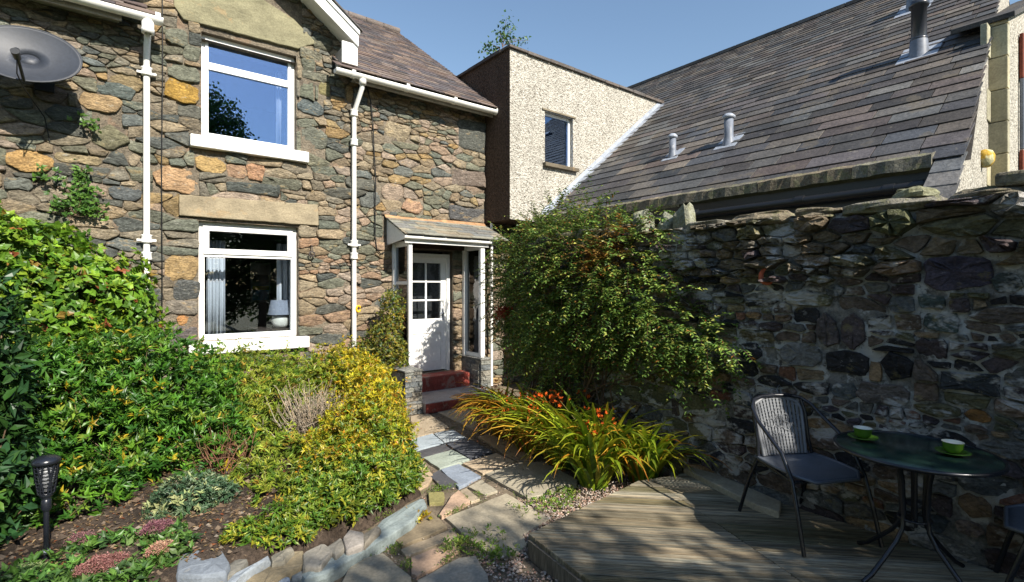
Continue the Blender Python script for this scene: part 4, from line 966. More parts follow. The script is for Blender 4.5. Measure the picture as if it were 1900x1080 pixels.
# flues
def flue(px, py, h, r, name, label, kind, grp=None):
    d = ray(px); t = ((HOR-py)/F); zc_ = (3.05-6.05*SLP-CAM_Z)/(t-SLP*d[0]); x, y = d[0]*zc_, d[1]*zc_; z = rz(x)+.03
    f = thing(name, label, 'flue pipe', (x, y, z), 0, grp); up = Vector(upr)
    Nn = Vector((-sin(ang), 0, cos(ang)))
    fl = MB(); s = r*2.3
    c = [Vector((0, -s*1.1, 0))-up*s*1.2, Vector((0, s*1.1, 0))-up*s*1.2, Vector((0, s*1.1, 0))+up*s*1.5, Vector((0, -s*1.1, 0))+up*s*1.5]
    fl.hexa([tuple(p+Nn*.001) for p in (c[1], c[0], c[3], c[2])]+[tuple(p+Nn*.008) for p in (c[1], c[0], c[3], c[2])]); fl.build('base_plate', M['lead'], f)
    if kind == 'big':
        MB().lathe([(r*1.35, -.1), (r*1.2, .06), (r*1.12, .16), (r*1.1, .17)], n=20).build('collar', M['fluegrey'], f)
        MB().lathe([(r*.98, .12), (r*.98, h-.08), (r*1.22, h-.08), (r*1.28, h-.05), (r*1.28, h-.03), (r*1.1, h-.02), (r*1.1, h), (0, h+.004)], n=20).build('pipe', M['flueblack'], f)
        MB().lathe([(r*1.03, .165), (r*1.12, .17), (r*1.12, .195), (r*1.0, .20)], n=20).build('joint_ring', M['flueblack'], f)
    else:
        MB().lathe([(r*1.5, -.06), (r*1.1, .05), (r, .09), (r, h-.05), (0, h-.05)], n=16).build('pipe', M['fluegrey'], f)
        MB().lathe([(r*1.0, h-.06), (r*1.45, h-.045), (r*1.4, h-.02), (r*.8, h+.015), (0, h+.022)], n=16).build('cap', M['lead'], f)
    return f
flue(1705, 104, .68, .085, 'flue_pipe', 'tall black flue with a grey collar high on the slate roof', 'big')
flue(1352, 268, .40, .065, 'vent_pipe', 'grey capped vent pipe, right of the two short ones on the slate roof', 's', 'short vent pipes on the slate roof')
flue(1248, 292, .33, .055, 'vent_pipe', 'grey capped vent pipe nearest the pebbledash wall, shorter of the pair', 's', 'short vent pipes on the slate roof')
f2 = flue(1697, 18, .35, .09, 'roof_vent', 'low black roof vent above the tall flue at the top edge', 'big')

# ================================================================== GARDEN WALL
XW = 4.12
gw = thing('garden_wall', 'dark lime smeared rubble garden wall with rough coping stones along the decking', 'wall', (4.3, 2, 0))
GL = Vector(gw.location)
def G_(b, name, m, parent=None, **k):
    o = b.build(name, m, None, **k); o.parent = parent or gw; o.location = -GL; return o
gcore = MB(); n_ = 40
G_(MB().box(XW+.002, XW+.45, -1.6, 4.85, -.05, 2.30, (.2, .19, .17)), 'wall_core', M['mortar_grey'])
toG = lambda u, v, d: (XW-d, u, v)
def FG(x0, x1, y0, y1, col, k=.22):
    ym = (y0+y1)/2; xm = (x0+x1)/2
    a, b_ = on_x(x0, ym, XW)[1], on_x(x1, ym, XW)[1]
    return (min(a, b_), max(a, b_), on_x(xm, y1, XW)[2], on_x(xm, y0, XW)[2], col, k)
BLK, PUR, OLV, TN2, GRY = (.026, .025, .027), (.075, .058, .06), (.13, .12, .065), (.28, .20, .12), (.125, .125, .115)
gf = [FG(1712, 1842, 474, 541, (.075, .062, .085), .2), FG(1515, 1558, 580, 646, (.11, .09, .085), .4), FG(1562, 1610, 580, 648, (.09, .07, .07), .4), FG(1533, 1612, 652, 696, BLK, .12), FG(1638, 1695, 655, 708, BLK, .3),
      FG(1785, 1842, 758, 786, (.30, .15, .05), .35), FG(1778, 1842, 914, 962, (.24, .17, .11), .25), FG(1452, 1530, 636, 682, (.17, .165, .15), .3), FG(1370, 1415, 636, 670, BLK, .25), FG(1712, 1785, 580, 616, (.06, .08, .07), .2),
      FG(1262, 1332, 731, 770, (.13, .125, .07), .35), FG(1192, 1246, 712, 750, (.11, .11, .06), .3), FG(1284, 1330, 694, 718, (.26, .19, .10), .35), FG(1218, 1258, 680, 703, (.24, .17, .09), .3), FG(1620, 1700, 388, 438, (.10, .105, .05), .3),
      FG(1472, 1524, 568, 600, BLK, .2), FG(1370, 1440, 614, 634, (.16, .13, .075), .25), FG(1350, 1384, 564, 578, (.22, .17, .09), .3), FG(1385, 1415, 578, 592, (.26, .16, .08), .3), FG(1700, 1760, 628, 668, PUR, .15), FG(1745, 1860, 690, 730, (.05, .055, .06), .1),
      FG(1320, 1362, 724, 742, (.17, .07, .05), .2), FG(1364, 1398, 726, 752, (.06, .07, .09), .2), FG(1540, 1595, 708, 740, (.10, .11, .11), .3), FG(1590, 1690, 710, 750, (.16, .135, .12), .3), FG(1700, 1760, 545, 575, (.07, .09, .08), .2),
      FG(1840, 1900, 505, 545, (.05, .06, .055), .3), FG(1770, 1830, 965, 990, (.2, .15, .12), .3), FG(1700, 1760, 950, 985, (.06, .07, .075), .2)]
def palG(u, v, r):
    cs = [(BLK, 2.5), (PUR, 2.5), (OLV, 1.8), (GRY, 2.4), (TN2, .9), ((.14, .105, .08), 3.5), ((.20, .10, .065), .8)]
    if v > 1.9: cs = [(GRY, 2), ((.15, .12, .08), 3), (OLV, 2), ((.17, .15, .12), 2), (PUR, 1), ((.20, .15, .11), 2)]
    elif u > 2.6: cs = [(OLV, 3), (GRY, 2), (TN2, 2.5), (PUR, 1), ((.14, .10, .06), 3)]
    t = r.random()*sum(c[1] for c in cs)
    for c, w_ in cs:
        t -= w_
        if t < 0: return c
    return GRY
rg = random.Random(23)
gcells = rubble(-1.5, 4.85, .02, 2.34, lambda r: r.choice([.04, .05, .065, .08, .10, .13, .16]), rg, gf, [], gap=.006, aspect=2.0, wid=(1.3, 3.4))
lo_ = [c for c in gcells if sum(p[1] for p in c[0])/len(c[0]) <= 1.85]; hi_ = [c for c in gcells if sum(p[1] for p in c[0])/len(c[0]) > 1.85]
def visG(c): return c[1] < 3.0 and c[1] > .3
def wsG(cells, depth, lim): wall_stones(cells, lambda u, v, d: toG(u, v, d), palG, depth, rg, M['stone_dark'], gw, flip=True, vis=visG, limit=lim, smooth=False)
G_(pointing(toG, -1.5, 4.85, .0, 2.33, .026, [], lambda u, v: True, 9.0, .019, .002, True), 'pointing', M['mortar_grey'])
_b4 = set(bpy.data.objects); wsG(lo_, (.012, .04), 200); wsG(hi_, (.02, .12), 99)
for o in set(bpy.data.objects)-_b4: o.location = Vector(o.location)-GL
def boulder(c, s, col, m, parent=None, name='stone', r=rg, off=None, rot=0, tilt=(0, 0), n=12, k=.19, e=.75):
    b = MB(); vs = []; sd = r.random()*50; m_ = 8
    for j in range(m_+1):
        ph = -pi/2+pi*j/m_
        for i in range(n):
            th = 2*pi*i/n; d = [cos(ph)*cos(th), cos(ph)*sin(th), sin(ph)]
            d = [math.copysign(abs(q)**e, q) for q in d]
            f = 1+k*2*mnoise.noise(Vector((d[0]*1.3+sd, d[1]*1.3, d[2]*1.3)))+k*.8*mnoise.noise(Vector((d[0]*4+sd, d[1]*4, d[2]*4)))
            vs.append((d[0]*s[0]*f, d[1]*s[1]*f, d[2]*s[2]*f))
    fs = [(j*n+i, j*n+(i+1) % n, (j+1)*n+(i+1) % n, (j+1)*n+i) for j in range(m_) for i in range(n)]
    b.add(vs, fs, col, name != 'coping_stone'); o = b.build(name, m, parent, bevel=.006 if name == 'coping_stone' else 0); o.location = Vector(c)-(off or Vector((0, 0, 0))); o.rotation_euler = (tilt[0], tilt[1], rot); return o
# coping
CP = [(1190, 425, .11, .12, .20, 0), (1230, 430, .08, .12, .17, .3), (1268, 422, .08, .11, .22, -.1)]
for px, py, sx, sy, sz, t in CP:
    c = on_x(px, py, XW+.05); boulder((XW+.08, c[1], c[2]-.02), (sx, sy*.75, sz), jit((.27, .27, .20), .1), M['moss_edge'], gw, 'coping_stone', off=GL, tilt=(t, 0), e=.6)
y = 2.66
while y > .62:
    L = rg.uniform(.3, .62); zz = on_x(1500, 368, XW)[2]
    boulder((XW+.16, y-L/2, 2.35+rg.uniform(-.015, .02)), (.24, L/2*1.04, rg.uniform(.035, .055)), jit(rg.choice([(.22, .21, .15), (.25, .24, .20), (.20, .17, .12)]), .15), M['moss_edge'], gw, 'coping_stone', off=GL, rot=rg.uniform(-.06, .06), e=.55)
    y -= L
bc = on_x(1693, 350, XW+.05); boulder((XW+.12, bc[1], bc[2]-.035), (.15, .115, .052), (.27, .27, .17), M['moss_edge'], gw, 'coping_stone', off=GL, e=.8)
y = .60
for i, L in enumerate((.5, .62, .55)):
    b = MB(); b.box(XW-.05, XW+.5, y-L+.01, y, 2.385, 2.47, jit((.19, .18, .14), .15)); G_(b, 'coping_slab', M['moss_edge'], bevel=.02); y -= L
y = 3.2
while y < 4.6: L = rg.uniform(.3, .5); boulder((XW+.16, y+L/2, 2.36), (.24, L/2, .08), jit((.2, .19, .14), .15), M['moss_edge'], gw, 'coping_stone', off=GL, e=.6); y += L
# odds and ends on the wall
cr = on_x(1425, 512, XW-.07)
b = MB(); b.tube([(0, .055*cos(a), .06*sin(a)) for a in np.linspace(pi*.55, pi*1.75, 12)], [.006, .012, .016, .018, .02, .02, .02, .018, .016, .013, .01, .006], 8)
o = b.build('terracotta_crescent', M['terracotta']); o.location = cr; o.scale = (1, -1, 1); tag(o, 'small orange terracotta crescent hanging on the dark garden wall', 'ornament')
b = MB(); pts = [on_x(px, py, XW-.09) for px, py in ((1434, 752), (1438, 742), (1447, 732), (1450, 722), (1446, 714), (1441, 722), (1446, 738), (1449, 752))]
o = b.tube(pts, .003, 5, (.7, .7, .7)).build('wire', M['lead']); tag(o, 'loop of pale bent wire on the garden wall above the grey chair', 'wire')

# ================================================================== DECK
DZ = .15
dk = thing('deck', 'weathered grooved timber decking laid diagonally beside the garden wall', 'deck', (2.9, 1.2, 0)); DL = Vector(dk.location); tag(dk, kind='structure'); del dk['category']
e_ = (.7071, -.7071); nn_ = (.7071, .7071)
DP = [(2.21, 2.62), (2.12, 1.97), (1.72, -1.2), (4.06, -1.2), (4.06, 2.60), (3.54, 2.75)]; DP = ccw(DP)
sx, sy = .919, -.395                                               # the seam between the two panels
SD = sx*3.62+sy*2.565
rd = random.Random(31)
def deck_panel(poly, zt, ph):
    lo = min(nn_[0]*p[0]+nn_[1]*p[1] for p in poly); hi = max(nn_[0]*p[0]+nn_[1]*p[1] for p in poly); s = lo-ph
    while s < hi:
        wd = .118; b = MB(); c = jit(rd.choice([(.24, .205, .145), (.29, .255, .185), (.185, .16, .11), (.14, .125, .075), (.33, .295, .22)]), .1, rd); dz = rd.uniform(-.003, .003); ok = False
        for k in range(7):
            a0 = s+.002+k*.0166; q = clip(clip(poly, -nn_[0], -nn_[1], -a0), nn_[0], nn_[1], a0+.0115) if True else None
            if len(q) > 2 and abs(area(q)) > 1e-5: b.prism(ccw(q), zt-.009, zt+dz+rd.uniform(-.0015, .001), jit(c, .22, rd)); ok = True
        q = clip(poly, -nn_[0], -nn_[1], -(s+.002)); q = clip(q, nn_[0], nn_[1], s+wd-.002) if len(q) > 2 else q
        if len(q) > 2 and abs(area(q)) > 1e-4:
            b.prism(ccw(q), zt-.03, zt-.0085+dz, tuple(v*.7 for v in c)); o = b.build('board', M['wood'], dk); o.location = -DL
        s += wd+.007
deck_panel(clip(DP, sx, sy, SD-.006), DZ, .02); deck_panel(clip(DP, -sx, -sy, -(SD+.006)), DZ-.004, .07)
def sideboard(a, b_, z0, z1, th=.025):
    d = Vector((b_[0]-a[0], b_[1]-a[1], 0)); nrm_ = Vector((d.y, -d.x, 0)).normalized()*th
    A = Vector((a[0], a[1], 0)); B_ = Vector((b_[0], b_[1], 0)); m_ = MB()
    m_.hexa([tuple(A+Vector((0, 0, z0))), tuple(A+nrm_+Vector((0, 0, z0))), tuple(B_+nrm_+Vector((0, 0, z0))), tuple(B_+Vector((0, 0, z0))), tuple(A+Vector((0, 0, z1))), tuple(A+nrm_+Vector((0, 0, z1))), tuple(B_+nrm_+Vector((0, 0, z1))), tuple(B_+Vector((0, 0, z1)))], (.15, .13, .10))
    o = m_.build('side_board', M['wood'], dk); o.location = -DL
sideboard((2.215, 2.60), (2.13, 1.97), .0, DZ-.032); sideboard((2.13, 1.965), (1.74, -1.18), .0, DZ-.032); sideboard((3.53, 2.73), (2.22, 2.60), .0, DZ-.032)
b = MB(); b.prism(ccw([(2.27, 2.52), (2.19, 1.95), (1.82, -1.1), (4.0, -1.1), (4.0, 2.5), (3.5, 2.64)]), 0, .08, (.03, .03, .03)); o = b.build('joists', M['wood'], dk); o.location = -DL
b = MB(); b.prism(ccw([on_z(*q, .19)[:2] for q in ((1268, 868), (1292, 862), (1450, 930), (1446, 950), (1400, 935))]), .10, .19, (.38, .33, .24)); o = b.build('edge_stone', M['slab'], bevel=.008)
tag(o, 'pale narrow kerb slab between the decking and the foot of the garden wall', 'kerb stone')

# ================================================================== BED EDGING
be = thing('bed_edging', 'low dry stone edging of rounded grey and tan stones round the planted bed', 'stone edging', (1.2, 3.6, 0)); BEL = Vector(be.location)
def zc3(L): return [(280+x/3.654, 880+y/3.654) for x, y in L]
ES = [([(190, 500), (330, 472), (480, 470), (535, 560), (500, 610), (330, 632), (180, 620)], (.20, .23, .27), .20), ([(215, 655), (400, 640), (495, 650), (480, 760), (190, 770)], (.30, .26, .18), .13),
      ([(500, 600), (560, 545), (660, 545), (600, 610), (520, 660)], (.22, .21, .18), .15), ([(470, 740), (560, 640), (790, 512), (805, 535), (600, 660), (520, 760)], (.30, .34, .38), .18),
      ([(570, 700), (640, 650), (820, 590), (960, 500), (1025, 490), (1030, 590), (900, 640), (740, 770), (560, 790)], (.27, .22, .14), .12), ([(815, 520), (950, 450), (970, 470), (900, 545), (820, 560)], (.26, .24, .19), .17),
      ([(1035, 500), (1170, 440), (1240, 490), (1150, 585), (1040, 590)], (.33, .30, .25), .14), ([(1300, 400), (1350, 350), (1440, 360), (1440, 440), (1330, 480)], (.35, .31, .27), .15),
      ([(1060, 620), (1230, 560), (1420, 480), (1560, 300), (1700, 210), (1830, 148), (1845, 190), (1760, 300), (1600, 400), (1400, 520), (1230, 610), (1080, 655)], (.27, .31, .30), .10),
      ([(950, 640), (1040, 600), (1130, 600), (1120, 660), (960, 700)], (.24, .26, .26), .07), ([(740, 760), (900, 650), (945, 690), (900, 790), (740, 800)], (.28, .33, .40), .08),
      ([(1180, 470), (1290, 400), (1310, 470), (1250, 520)], (.30, .27, .22), .14), ([(1440, 380), (1540, 320), (1560, 350), (1450, 450)], (.28, .25, .2), .14), ([(60, 560), (160, 545), (170, 640), (70, 650)], (.17, .19, .2), .16), ([(50, 660), (190, 655), (200, 760), (40, 770)], (.22, .24, .26), .12),
      ([(-130, 560), (30, 560), (40, 640), (-120, 650)], (.2, .2, .18), .12)]
for poly, col, zt in ES:
    P = ccw([on_z(x, y, zt)[:2] for x, y in zc3(poly)]); P = chaikin(P, .09); zt *= .8; cx = sum(p[0] for p in P)/len(P); cy = sum(p[1] for p in P)/len(P)
    P = [(x-cx+rd.uniform(-.004, .004), y-cy+rd.uniform(-.004, .004)) for x, y in P]; n = len(P); m_ = MB(); vs = []
    for s_, z_ in ((1.04, -.03), (1.09, zt*.45), (1.07, zt*.85), (1.0, zt), (.5, zt+.006)):
        vs += [(x*s_, y*s_, z_+rd.uniform(-.006, .006)) for x, y in P]
    vs.append((0, 0, zt+.01)); fs = [(k*n+i, k*n+(i+1) % n, (k+1)*n+(i+1) % n, (k+1)*n+i) for k in range(4) for i in range(n)]+[(4*n+i, 4*n+(i+1) % n, 5*n) for i in range(n)]
    m_.add(vs, fs, tuple(q*.8 for q in jit(col, .08)), False); o = m_.build('stone', M['slab'], be, bevel=.006); o.location = Vector((cx, cy, 0))-BEL
# bed rocks
o = boulder((1.15, 4.35, .2), (.17, .12, .07), (.16, .12, .09), M['stone'], None, 'bed_rock'); tag(o, 'brown half buried rock in the soil behind the low evergreen', 'rock')

# ================================================================== GRAVEL AND WEEDS
gg = np.random.default_rng(5)
SLP_ = [ccw([on_z(x, y, .015)[:2] for x, y in zc(p)]) for p, c in SL]
def inside(P, x, y):
    c = False; j = len(P)-1
    for i in range(len(P)):
        if (P[i][1] > y) != (P[j][1] > y) and x < (P[j][0]-P[i][0])*(y-P[i][1])/(P[j][1]-P[i][1])+P[i][0]: c = not c
        j = i
    return c
oct_v = np.array([(1, 0, 0), (-1, 0, 0), (0, 1, 0), (0, -1, 0), (0, 0, .8), (0, 0, -.6)]); oct_f = [(0, 2, 4), (2, 1, 4), (1, 3, 4), (3, 0, 4), (2, 0, 5), (1, 2, 5), (3, 1, 5), (0, 3, 5)]
b = MB()
def pebbles(x0, x1, y0, y1, n, test, rmin=.005, rmax=.014):
    for _ in range(n):
        x, y = gg.uniform(x0, x1), gg.uniform(y0, y1)
        if not test(x, y) or any(inside(P, x, y) for P in SLP_) or inside(DP, x, y): continue
        r = gg.uniform(rmin, rmax); th = gg.uniform(0, 6.28); ca, sa = cos(th), sin(th); s = gg.uniform(.6, 1.3, 3)*r
        V = oct_v*s; V = np.stack([V[:, 0]*ca-V[:, 1]*sa, V[:, 0]*sa+V[:, 1]*ca, V[:, 2]], 1)+np.array([x, y, .004+gg.uniform(0, .01)])
        c = jit([(.36, .25, .20), (.42, .34, .28), (.26, .21, .18), (.48, .42, .36), (.30, .18, .14), (.18, .15, .13)][gg.integers(6)], .15)
        b.add([tuple(v) for v in V], oct_f, c)
pebbles(1.0, 2.26, 1.2, 2.85, 6500, lambda x, y: bed_side(x, y) < -.1 and mnoise.noise(Vector((x*3, y*3, 1)))+(x-1.55)*1.3 > 0)
pebbles(2.3, 3.9, 2.55, 3.5, 5200, lambda x, y: y < 3.35-.1*(x-2.3)+.1*mnoise.noise(Vector((x*4, y*4, 1))))
pebbles(1.0, 4.1, 2.6, 6.4, 2500, lambda x, y: bed_side(x, y) < -.05, .003, .008)
pebbles(.3, 1.6, 2.2, 3.5, 900, lambda x, y: bed_side(x, y) < -.05, .003, .007)
tag(b.build('gravel', M['gravel']), kind='stuff')

G_MID, G_DK, G_LT, G_YL = (.055, .13, .018), (.03, .075, .014), (.12, .22, .025), (.28, .27, .02)
def plant(name, label, cat='plant', loc=(0, 0, 0), group=None): return thing(name, label, cat, loc, 0, group)
def rosettes(parent, P, Nn, g, per, L, Wd, cols, w, shape, m, name='leaves', up=.35, spread=1.0, var=.25, tipw=0):
    """whorls of leaves around shoot tips"""
    n = len(P); ax0 = unit(Nn*(1-up)+np.array([0, 0, up])+g.normal(size=(n, 3))*.28)
    base = pick(g, n, cols, w, var)
    pos = np.repeat(P, per, 0); A = np.repeat(ax0, per, 0); r3 = unit(np.cross(A, g.normal(size=A.shape))); dirs = unit(A*(.55+g.random((len(A), 1))*.5)+r3*spread)
    nr = unit(A+r3*-.2+g.normal(size=A.shape)*.25); col = np.repeat(base, per, 0)*(1+g.uniform(-.15, .15, (len(A), 1)))
    off = parent.location if parent is not None else Vector((0, 0, 0)); pos = pos+dirs*.005+g.normal(size=pos.shape)*.006-np.array(off)
    LL = L*g.uniform(.6, 1.15, len(A)); return leafmesh(name, pos, dirs, nr, LL, LL*Wd, np.clip(col, 0, 1), shape, m, parent)
def stems(parent, base, tips, g, r=.006, col=(.16, .11, .07), name='stems', m='bark', wob=.05):
    b = MB(); off = Vector(parent.location)
    for t in tips:
        s = Vector(base[g.integers(len(base))]); t = Vector(t); k = 5; pts = []
        for i in range(k+1):
            q = i/k; p = s.lerp(t, q); p += Vector(g.normal(size=3)*wob*(q*(1-q)*2)); p.z += .25*(t-s).length*q*(1-q)*.5; pts.append(tuple(p-off))
        b.tube(pts, [r*(1-.6*i/k) for i in range(k+1)], 4, jit(col, .2), cap=False)
    return b.build(name, M[m], parent, kind='stuff')

def shoots(parent, P, Nn, g, n, L, leafL, Wd, cols, w, shape='oval', m='leaf', up=.6, name='shoot_leaves'):
    idx = g.choice(len(P), n, replace=False); b = MB(); off = np.array(parent.location); LP = []; LA = []
    for i in idx:
        s = Vector(P[i]); d = (Vector(Nn[i])*(1-up)+Vector((0, 0, up))+Vector(g.normal(size=3)*.35)).normalized(); l = L*g.uniform(.4, 1.2); pts = [s]
        for k in range(6): d = (d+Vector((0, 0, -.05))+Vector(g.normal(size=3)*.08)).normalized(); pts.append(pts[-1]+d*l/6)
        b.tube([tuple(q-Vector(off)) for q in pts], [.0035*(1-.12*k) for k in range(7)], 3, (.2, .14, .06), cap=False)
        for k in range(1, 7):
            for _ in range(3): LP.append(tuple(pts[k]+Vector(g.normal(size=3)*.006))); LA.append(tuple(d*.5+Vector(unit(g.normal(size=3)))*.8))
    b.build('shoots', M['bark'], parent, kind='stuff'); LP = np.array(LP); n = len(LP)
    leafmesh(name, LP-off, np.array(LA), unit(g.normal(size=(n, 3))*.5+np.array([0, 0, 1])), leafL*g.uniform(.5, 1.1, n), leafL*Wd, pick(g, n, cols, w), shape, M[m], parent)
# climber at the upper left, against the cottage wall
g = np.random.default_rng(1)
cl = plant('climbing_shrub', 'leafy bright green climbing shrub covering the cottage wall at the left', 'shrub', (-.6, 7, 0))
bl = [(-.9, 6.75, 1.5, .85, .55, 1.05), (-.25, 6.7, 1.25, .6, .55, .85), (-1.3, 6.6, 1.6, .6, .6, 1.1), (.0, 6.75, 1.55, .42, .5, .52), (-.6, 7.1, 1.9, .6, .35, .55), (-.3, 6.3, .8, .7, .5, .6), (-1.5, 6.3, 1.1, .8, .6, 1.1)]
P, Nn = blob_points(bl, 13000, g, .60, .23, .1, 3, cut=lambda P: (P[:, 1] < 7.45) & (P[:, 0] < .40))
P0_, N0_ = P, Nn; rosettes(cl, P, Nn, g, 4, .085, .72, [(.12, .235, .02), (.06, .14, .016), (.21, .32, .025), (.24, .16, .03), (.25, .08, .03)], [5, 3, 3, .35, .2], 'oval', M['leaf'], 'leaves', .25, 1.2)
stems(cl, [(-.9, 7, .1), (-.2, 6.8, .1), (-1.5, 6.8, .1)], P[::160], g, .008, (.28, .2, .12))
P = np.array([on_y(x, y, 7.40) for x, y in ((150, 335), (145, 350), (140, 362), (155, 372), (132, 378), (160, 355), (165, 390), (120, 385), (175, 400), (168, 230), (90, 325), (150, 322), (172, 382))]); P = np.repeat(P, 16, 0)+g.normal(size=(208, 3))*np.array([.055, .015, .055])
rosettes(cl, P, np.tile([0, -1., .2], (208, 1)), g, 3, .055, .7, [(.05, .12, .02), (.09, .18, .03)], [1, 1], 'oval', M['leaf'], 'sprig_leaves', .3, 1.2)
stems(cl, [tuple(on_y(140, 400, 7.4))], P[::20], g, .003, wob=.02, name='tendrils')
# hanging twigs and leaf sprays on the sunlit side of the climber
shoots(cl, P0_, N0_, g, 230, .26, .07, .6, [(.12, .235, .02), (.21, .32, .025), (.28, .12, .03)], [4, 3, .6])
# rhododendron mound
g = np.random.default_rng(2)
rhd = plant('rhododendron', 'large dark green rhododendron mound with whorled leaves below the climbing shrub', 'shrub', (.1, 5.6, .1))
bl = [(.15, 5.75, .72, .80, .62, .70), (-.5, 5.5, .72, .65, .6, .72), (.55, 5.9, .55, .55, .55, .60), (-.1, 5.15, .48, .55, .42, .48), (.35, 5.25, .45, .45, .42, .42), (-.95, 5.2, .62, .5, .5, .6), (.72, 5.15, .34, .34, .34, .32), (-.25, 4.75, .3, .4, .3, .3)]
P, Nn = blob_points(bl, 7000, g, .62, .27, .16, 1)
rosettes(rhd, P, Nn, g, 8, .075, .30, [(.055, .15, .016), (.032, .10, .014), (.10, .22, .02), (.38, .29, .02), (.18, .24, .03)], [5, 3, 3, .35, .5], 'oval', M['leafgloss'], 'leaves', .62, .85)
stems(rhd, [(.1, 5.5, .12), (.3, 5.3, .12), (-.4, 5.3, .12)], P[::90], g, .005, (.16, .11, .07))
shoots(rhd, P, Nn, g, 160, .2, .07, .3, [(.08, .18, .02), (.16, .26, .03), (.36, .28, .03)], [3, 2, .5])
# big laurel leaves, near left
g = np.random.default_rng(3)
lau = plant('laurel', 'glossy broad leaved laurel in deep shade at the far left edge', 'shrub', (-.65, 4.55, .1))
bl = [(-.68, 4.62, 1.25, .30, .34, .65), (-.62, 4.5, .60, .28, .34, .45), (-1.1, 4.9, 1.3, .4, .5, .95)]
P, Nn = blob_points(bl, 620, g, .6, .1, .15, 2); P = P[np.argsort(-P[:, 0])]
lt_ = []
for v in range(4):
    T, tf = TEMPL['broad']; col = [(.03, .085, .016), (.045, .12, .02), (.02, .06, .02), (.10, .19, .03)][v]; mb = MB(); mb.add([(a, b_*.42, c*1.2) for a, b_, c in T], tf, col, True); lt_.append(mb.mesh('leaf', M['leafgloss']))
loc0 = Vector(lau.location)
for i in range(min(290, len(P))):
    d = Vector(unit(Nn[i]+g.normal(size=3)*.6+np.array([0, 0, .1]))); q = d.to_track_quat('X', 'Z'); s = g.uniform(.09, .15)
    inst('leaf', lt_[g.choice(4, p=[.35, .3, .25, .1])], lau, Vector(P[i])-loc0, q.to_euler(), (s, s, s))
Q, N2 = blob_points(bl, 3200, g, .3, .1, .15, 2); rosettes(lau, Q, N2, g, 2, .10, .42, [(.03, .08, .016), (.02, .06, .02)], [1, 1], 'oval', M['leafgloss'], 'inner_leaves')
stems(lau, [(-.7, 4.6, .1)], P[::12], g, .010)
# light green shrub under the window
g = np.random.default_rng(4)
spg = plant('window_shrub', 'light green narrow leaved shrub directly under the lower window', 'shrub', (1.4, 6.6, .1))
bl = [(1.25, 6.75, .62, .46, .40, .44), (1.75, 6.65, .58, .40, .4, .38), (.85, 6.45, .55, .4, .4, .44), (2.05, 6.3, .55, .36, .4, .38), (1.5, 6.1, .48, .42, .36, .36), (1.05, 5.85, .42, .4, .36, .34), (.85, 5.4, .34, .34, .3, .28), (1.25, 4.85, .26, .26, .26, .22), (.92, 4.6, .20, .2, .22, .16), (1.0, 4.2, .20, .16, .16, .14)]
P, Nn = blob_points(bl, 5200, g, .55, .32, .14, 4)
rosettes(spg, P, Nn, g, 7, .07, .22, [(.19, .27, .03), (.09, .17, .02), (.30, .34, .045), (.34, .24, .04)], [4, 2.4, 3, .5], 'lance', M['leaf'], 'leaves', .6, .9)
stems(spg, [(1.4, 6.4, .12), (1.8, 6.4, .12), (1., 6.2, .12)], P[::50], g, .009, (.30, .2, .13))
shoots(spg, P, Nn, g, 130, .2, .06, .25, [(.24, .32, .04), (.34, .36, .05)], [1, 1], 'lance')
# yellow green hedge along the path
g = np.random.default_rng(6)
yh = plant('golden_shrub', 'golden yellow green low shrub spilling along the left side of the path', 'shrub', (2.2, 5.2, .1))
bl = [(2.30, 6.3, .60, .42, .36, .44), (2.40, 5.75, .56, .34, .34, .42), (2.20, 5.2, .52, .33, .34, .42), (2.02, 4.75, .42, .32, .30, .36), (1.95, 4.38, .34, .30, .28, .30), (1.72, 4.12, .27, .28, .24, .25), (1.85, 5.0, .34, .3, .35, .27), (1.45, 4.2, .27, .28, .24, .22), (1.62, 4.62, .32, .3, .28, .26)]
P, Nn = blob_points(bl, 8200, g, .52, .36, .12, 5, cut=lambda P: np.array([bed_side(p[0], p[1]) > .0 for p in P]))
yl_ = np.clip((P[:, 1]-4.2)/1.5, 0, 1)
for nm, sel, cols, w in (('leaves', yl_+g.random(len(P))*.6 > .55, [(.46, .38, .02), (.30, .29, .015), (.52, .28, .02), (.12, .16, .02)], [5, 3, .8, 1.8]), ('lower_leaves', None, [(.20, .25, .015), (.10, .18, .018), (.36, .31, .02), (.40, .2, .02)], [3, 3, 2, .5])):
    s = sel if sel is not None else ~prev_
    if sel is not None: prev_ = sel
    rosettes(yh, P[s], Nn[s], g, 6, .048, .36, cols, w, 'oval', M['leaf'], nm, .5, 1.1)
stems(yh, [(2.3, 5.8, .12), (2.2, 5.0, .12), (2., 4.5, .12)], P[::90], g, .006, (.22, .13, .08))
shoots(yh, P, Nn, g, 260, .17, .045, .4, [(.42, .36, .02), (.25, .28, .02), (.52, .26, .02)], [3, 3, .7])
# low green evergreen at the front corner of the bed
g = np.random.default_rng(7)
ev = plant('low_evergreen', 'low mid green evergreen leaning over the edging stones in front of the golden shrub', 'shrub', (1.2, 4, .1))
bl = [(1.66, 3.90, .26, .30, .20, .24), (1.34, 3.78, .22, .28, .18, .20), (1.02, 3.72, .18, .24, .16, .14), (1.92, 3.98, .18, .24, .14, .15), (2.02, 4.12, .2, .14, .14, .18), (1.3, 3.66, .15, .22, .10, .10), (1.62, 3.78, .16, .22, .10, .11), (1.9, 3.90, .16, .2, .1, .11), (2.16, 4.40, .18, .13, .2, .14), (.95, 3.60, .14, .2, .09, .09), (1.35, 4.15, .24, .3, .22, .20), (.72, 3.72, .16, .14, .12, .10)]
P, Nn = blob_points(bl, 4200, g, .5, .2, .1, 5); rosettes(ev, P, Nn, g, 6, .05, .34, [(.07, .15, .018), (.15, .22, .02), (.30, .30, .03)], [3, 2.4, 1.6], 'oval', M['leaf'], 'leaves', .5, 1.1)
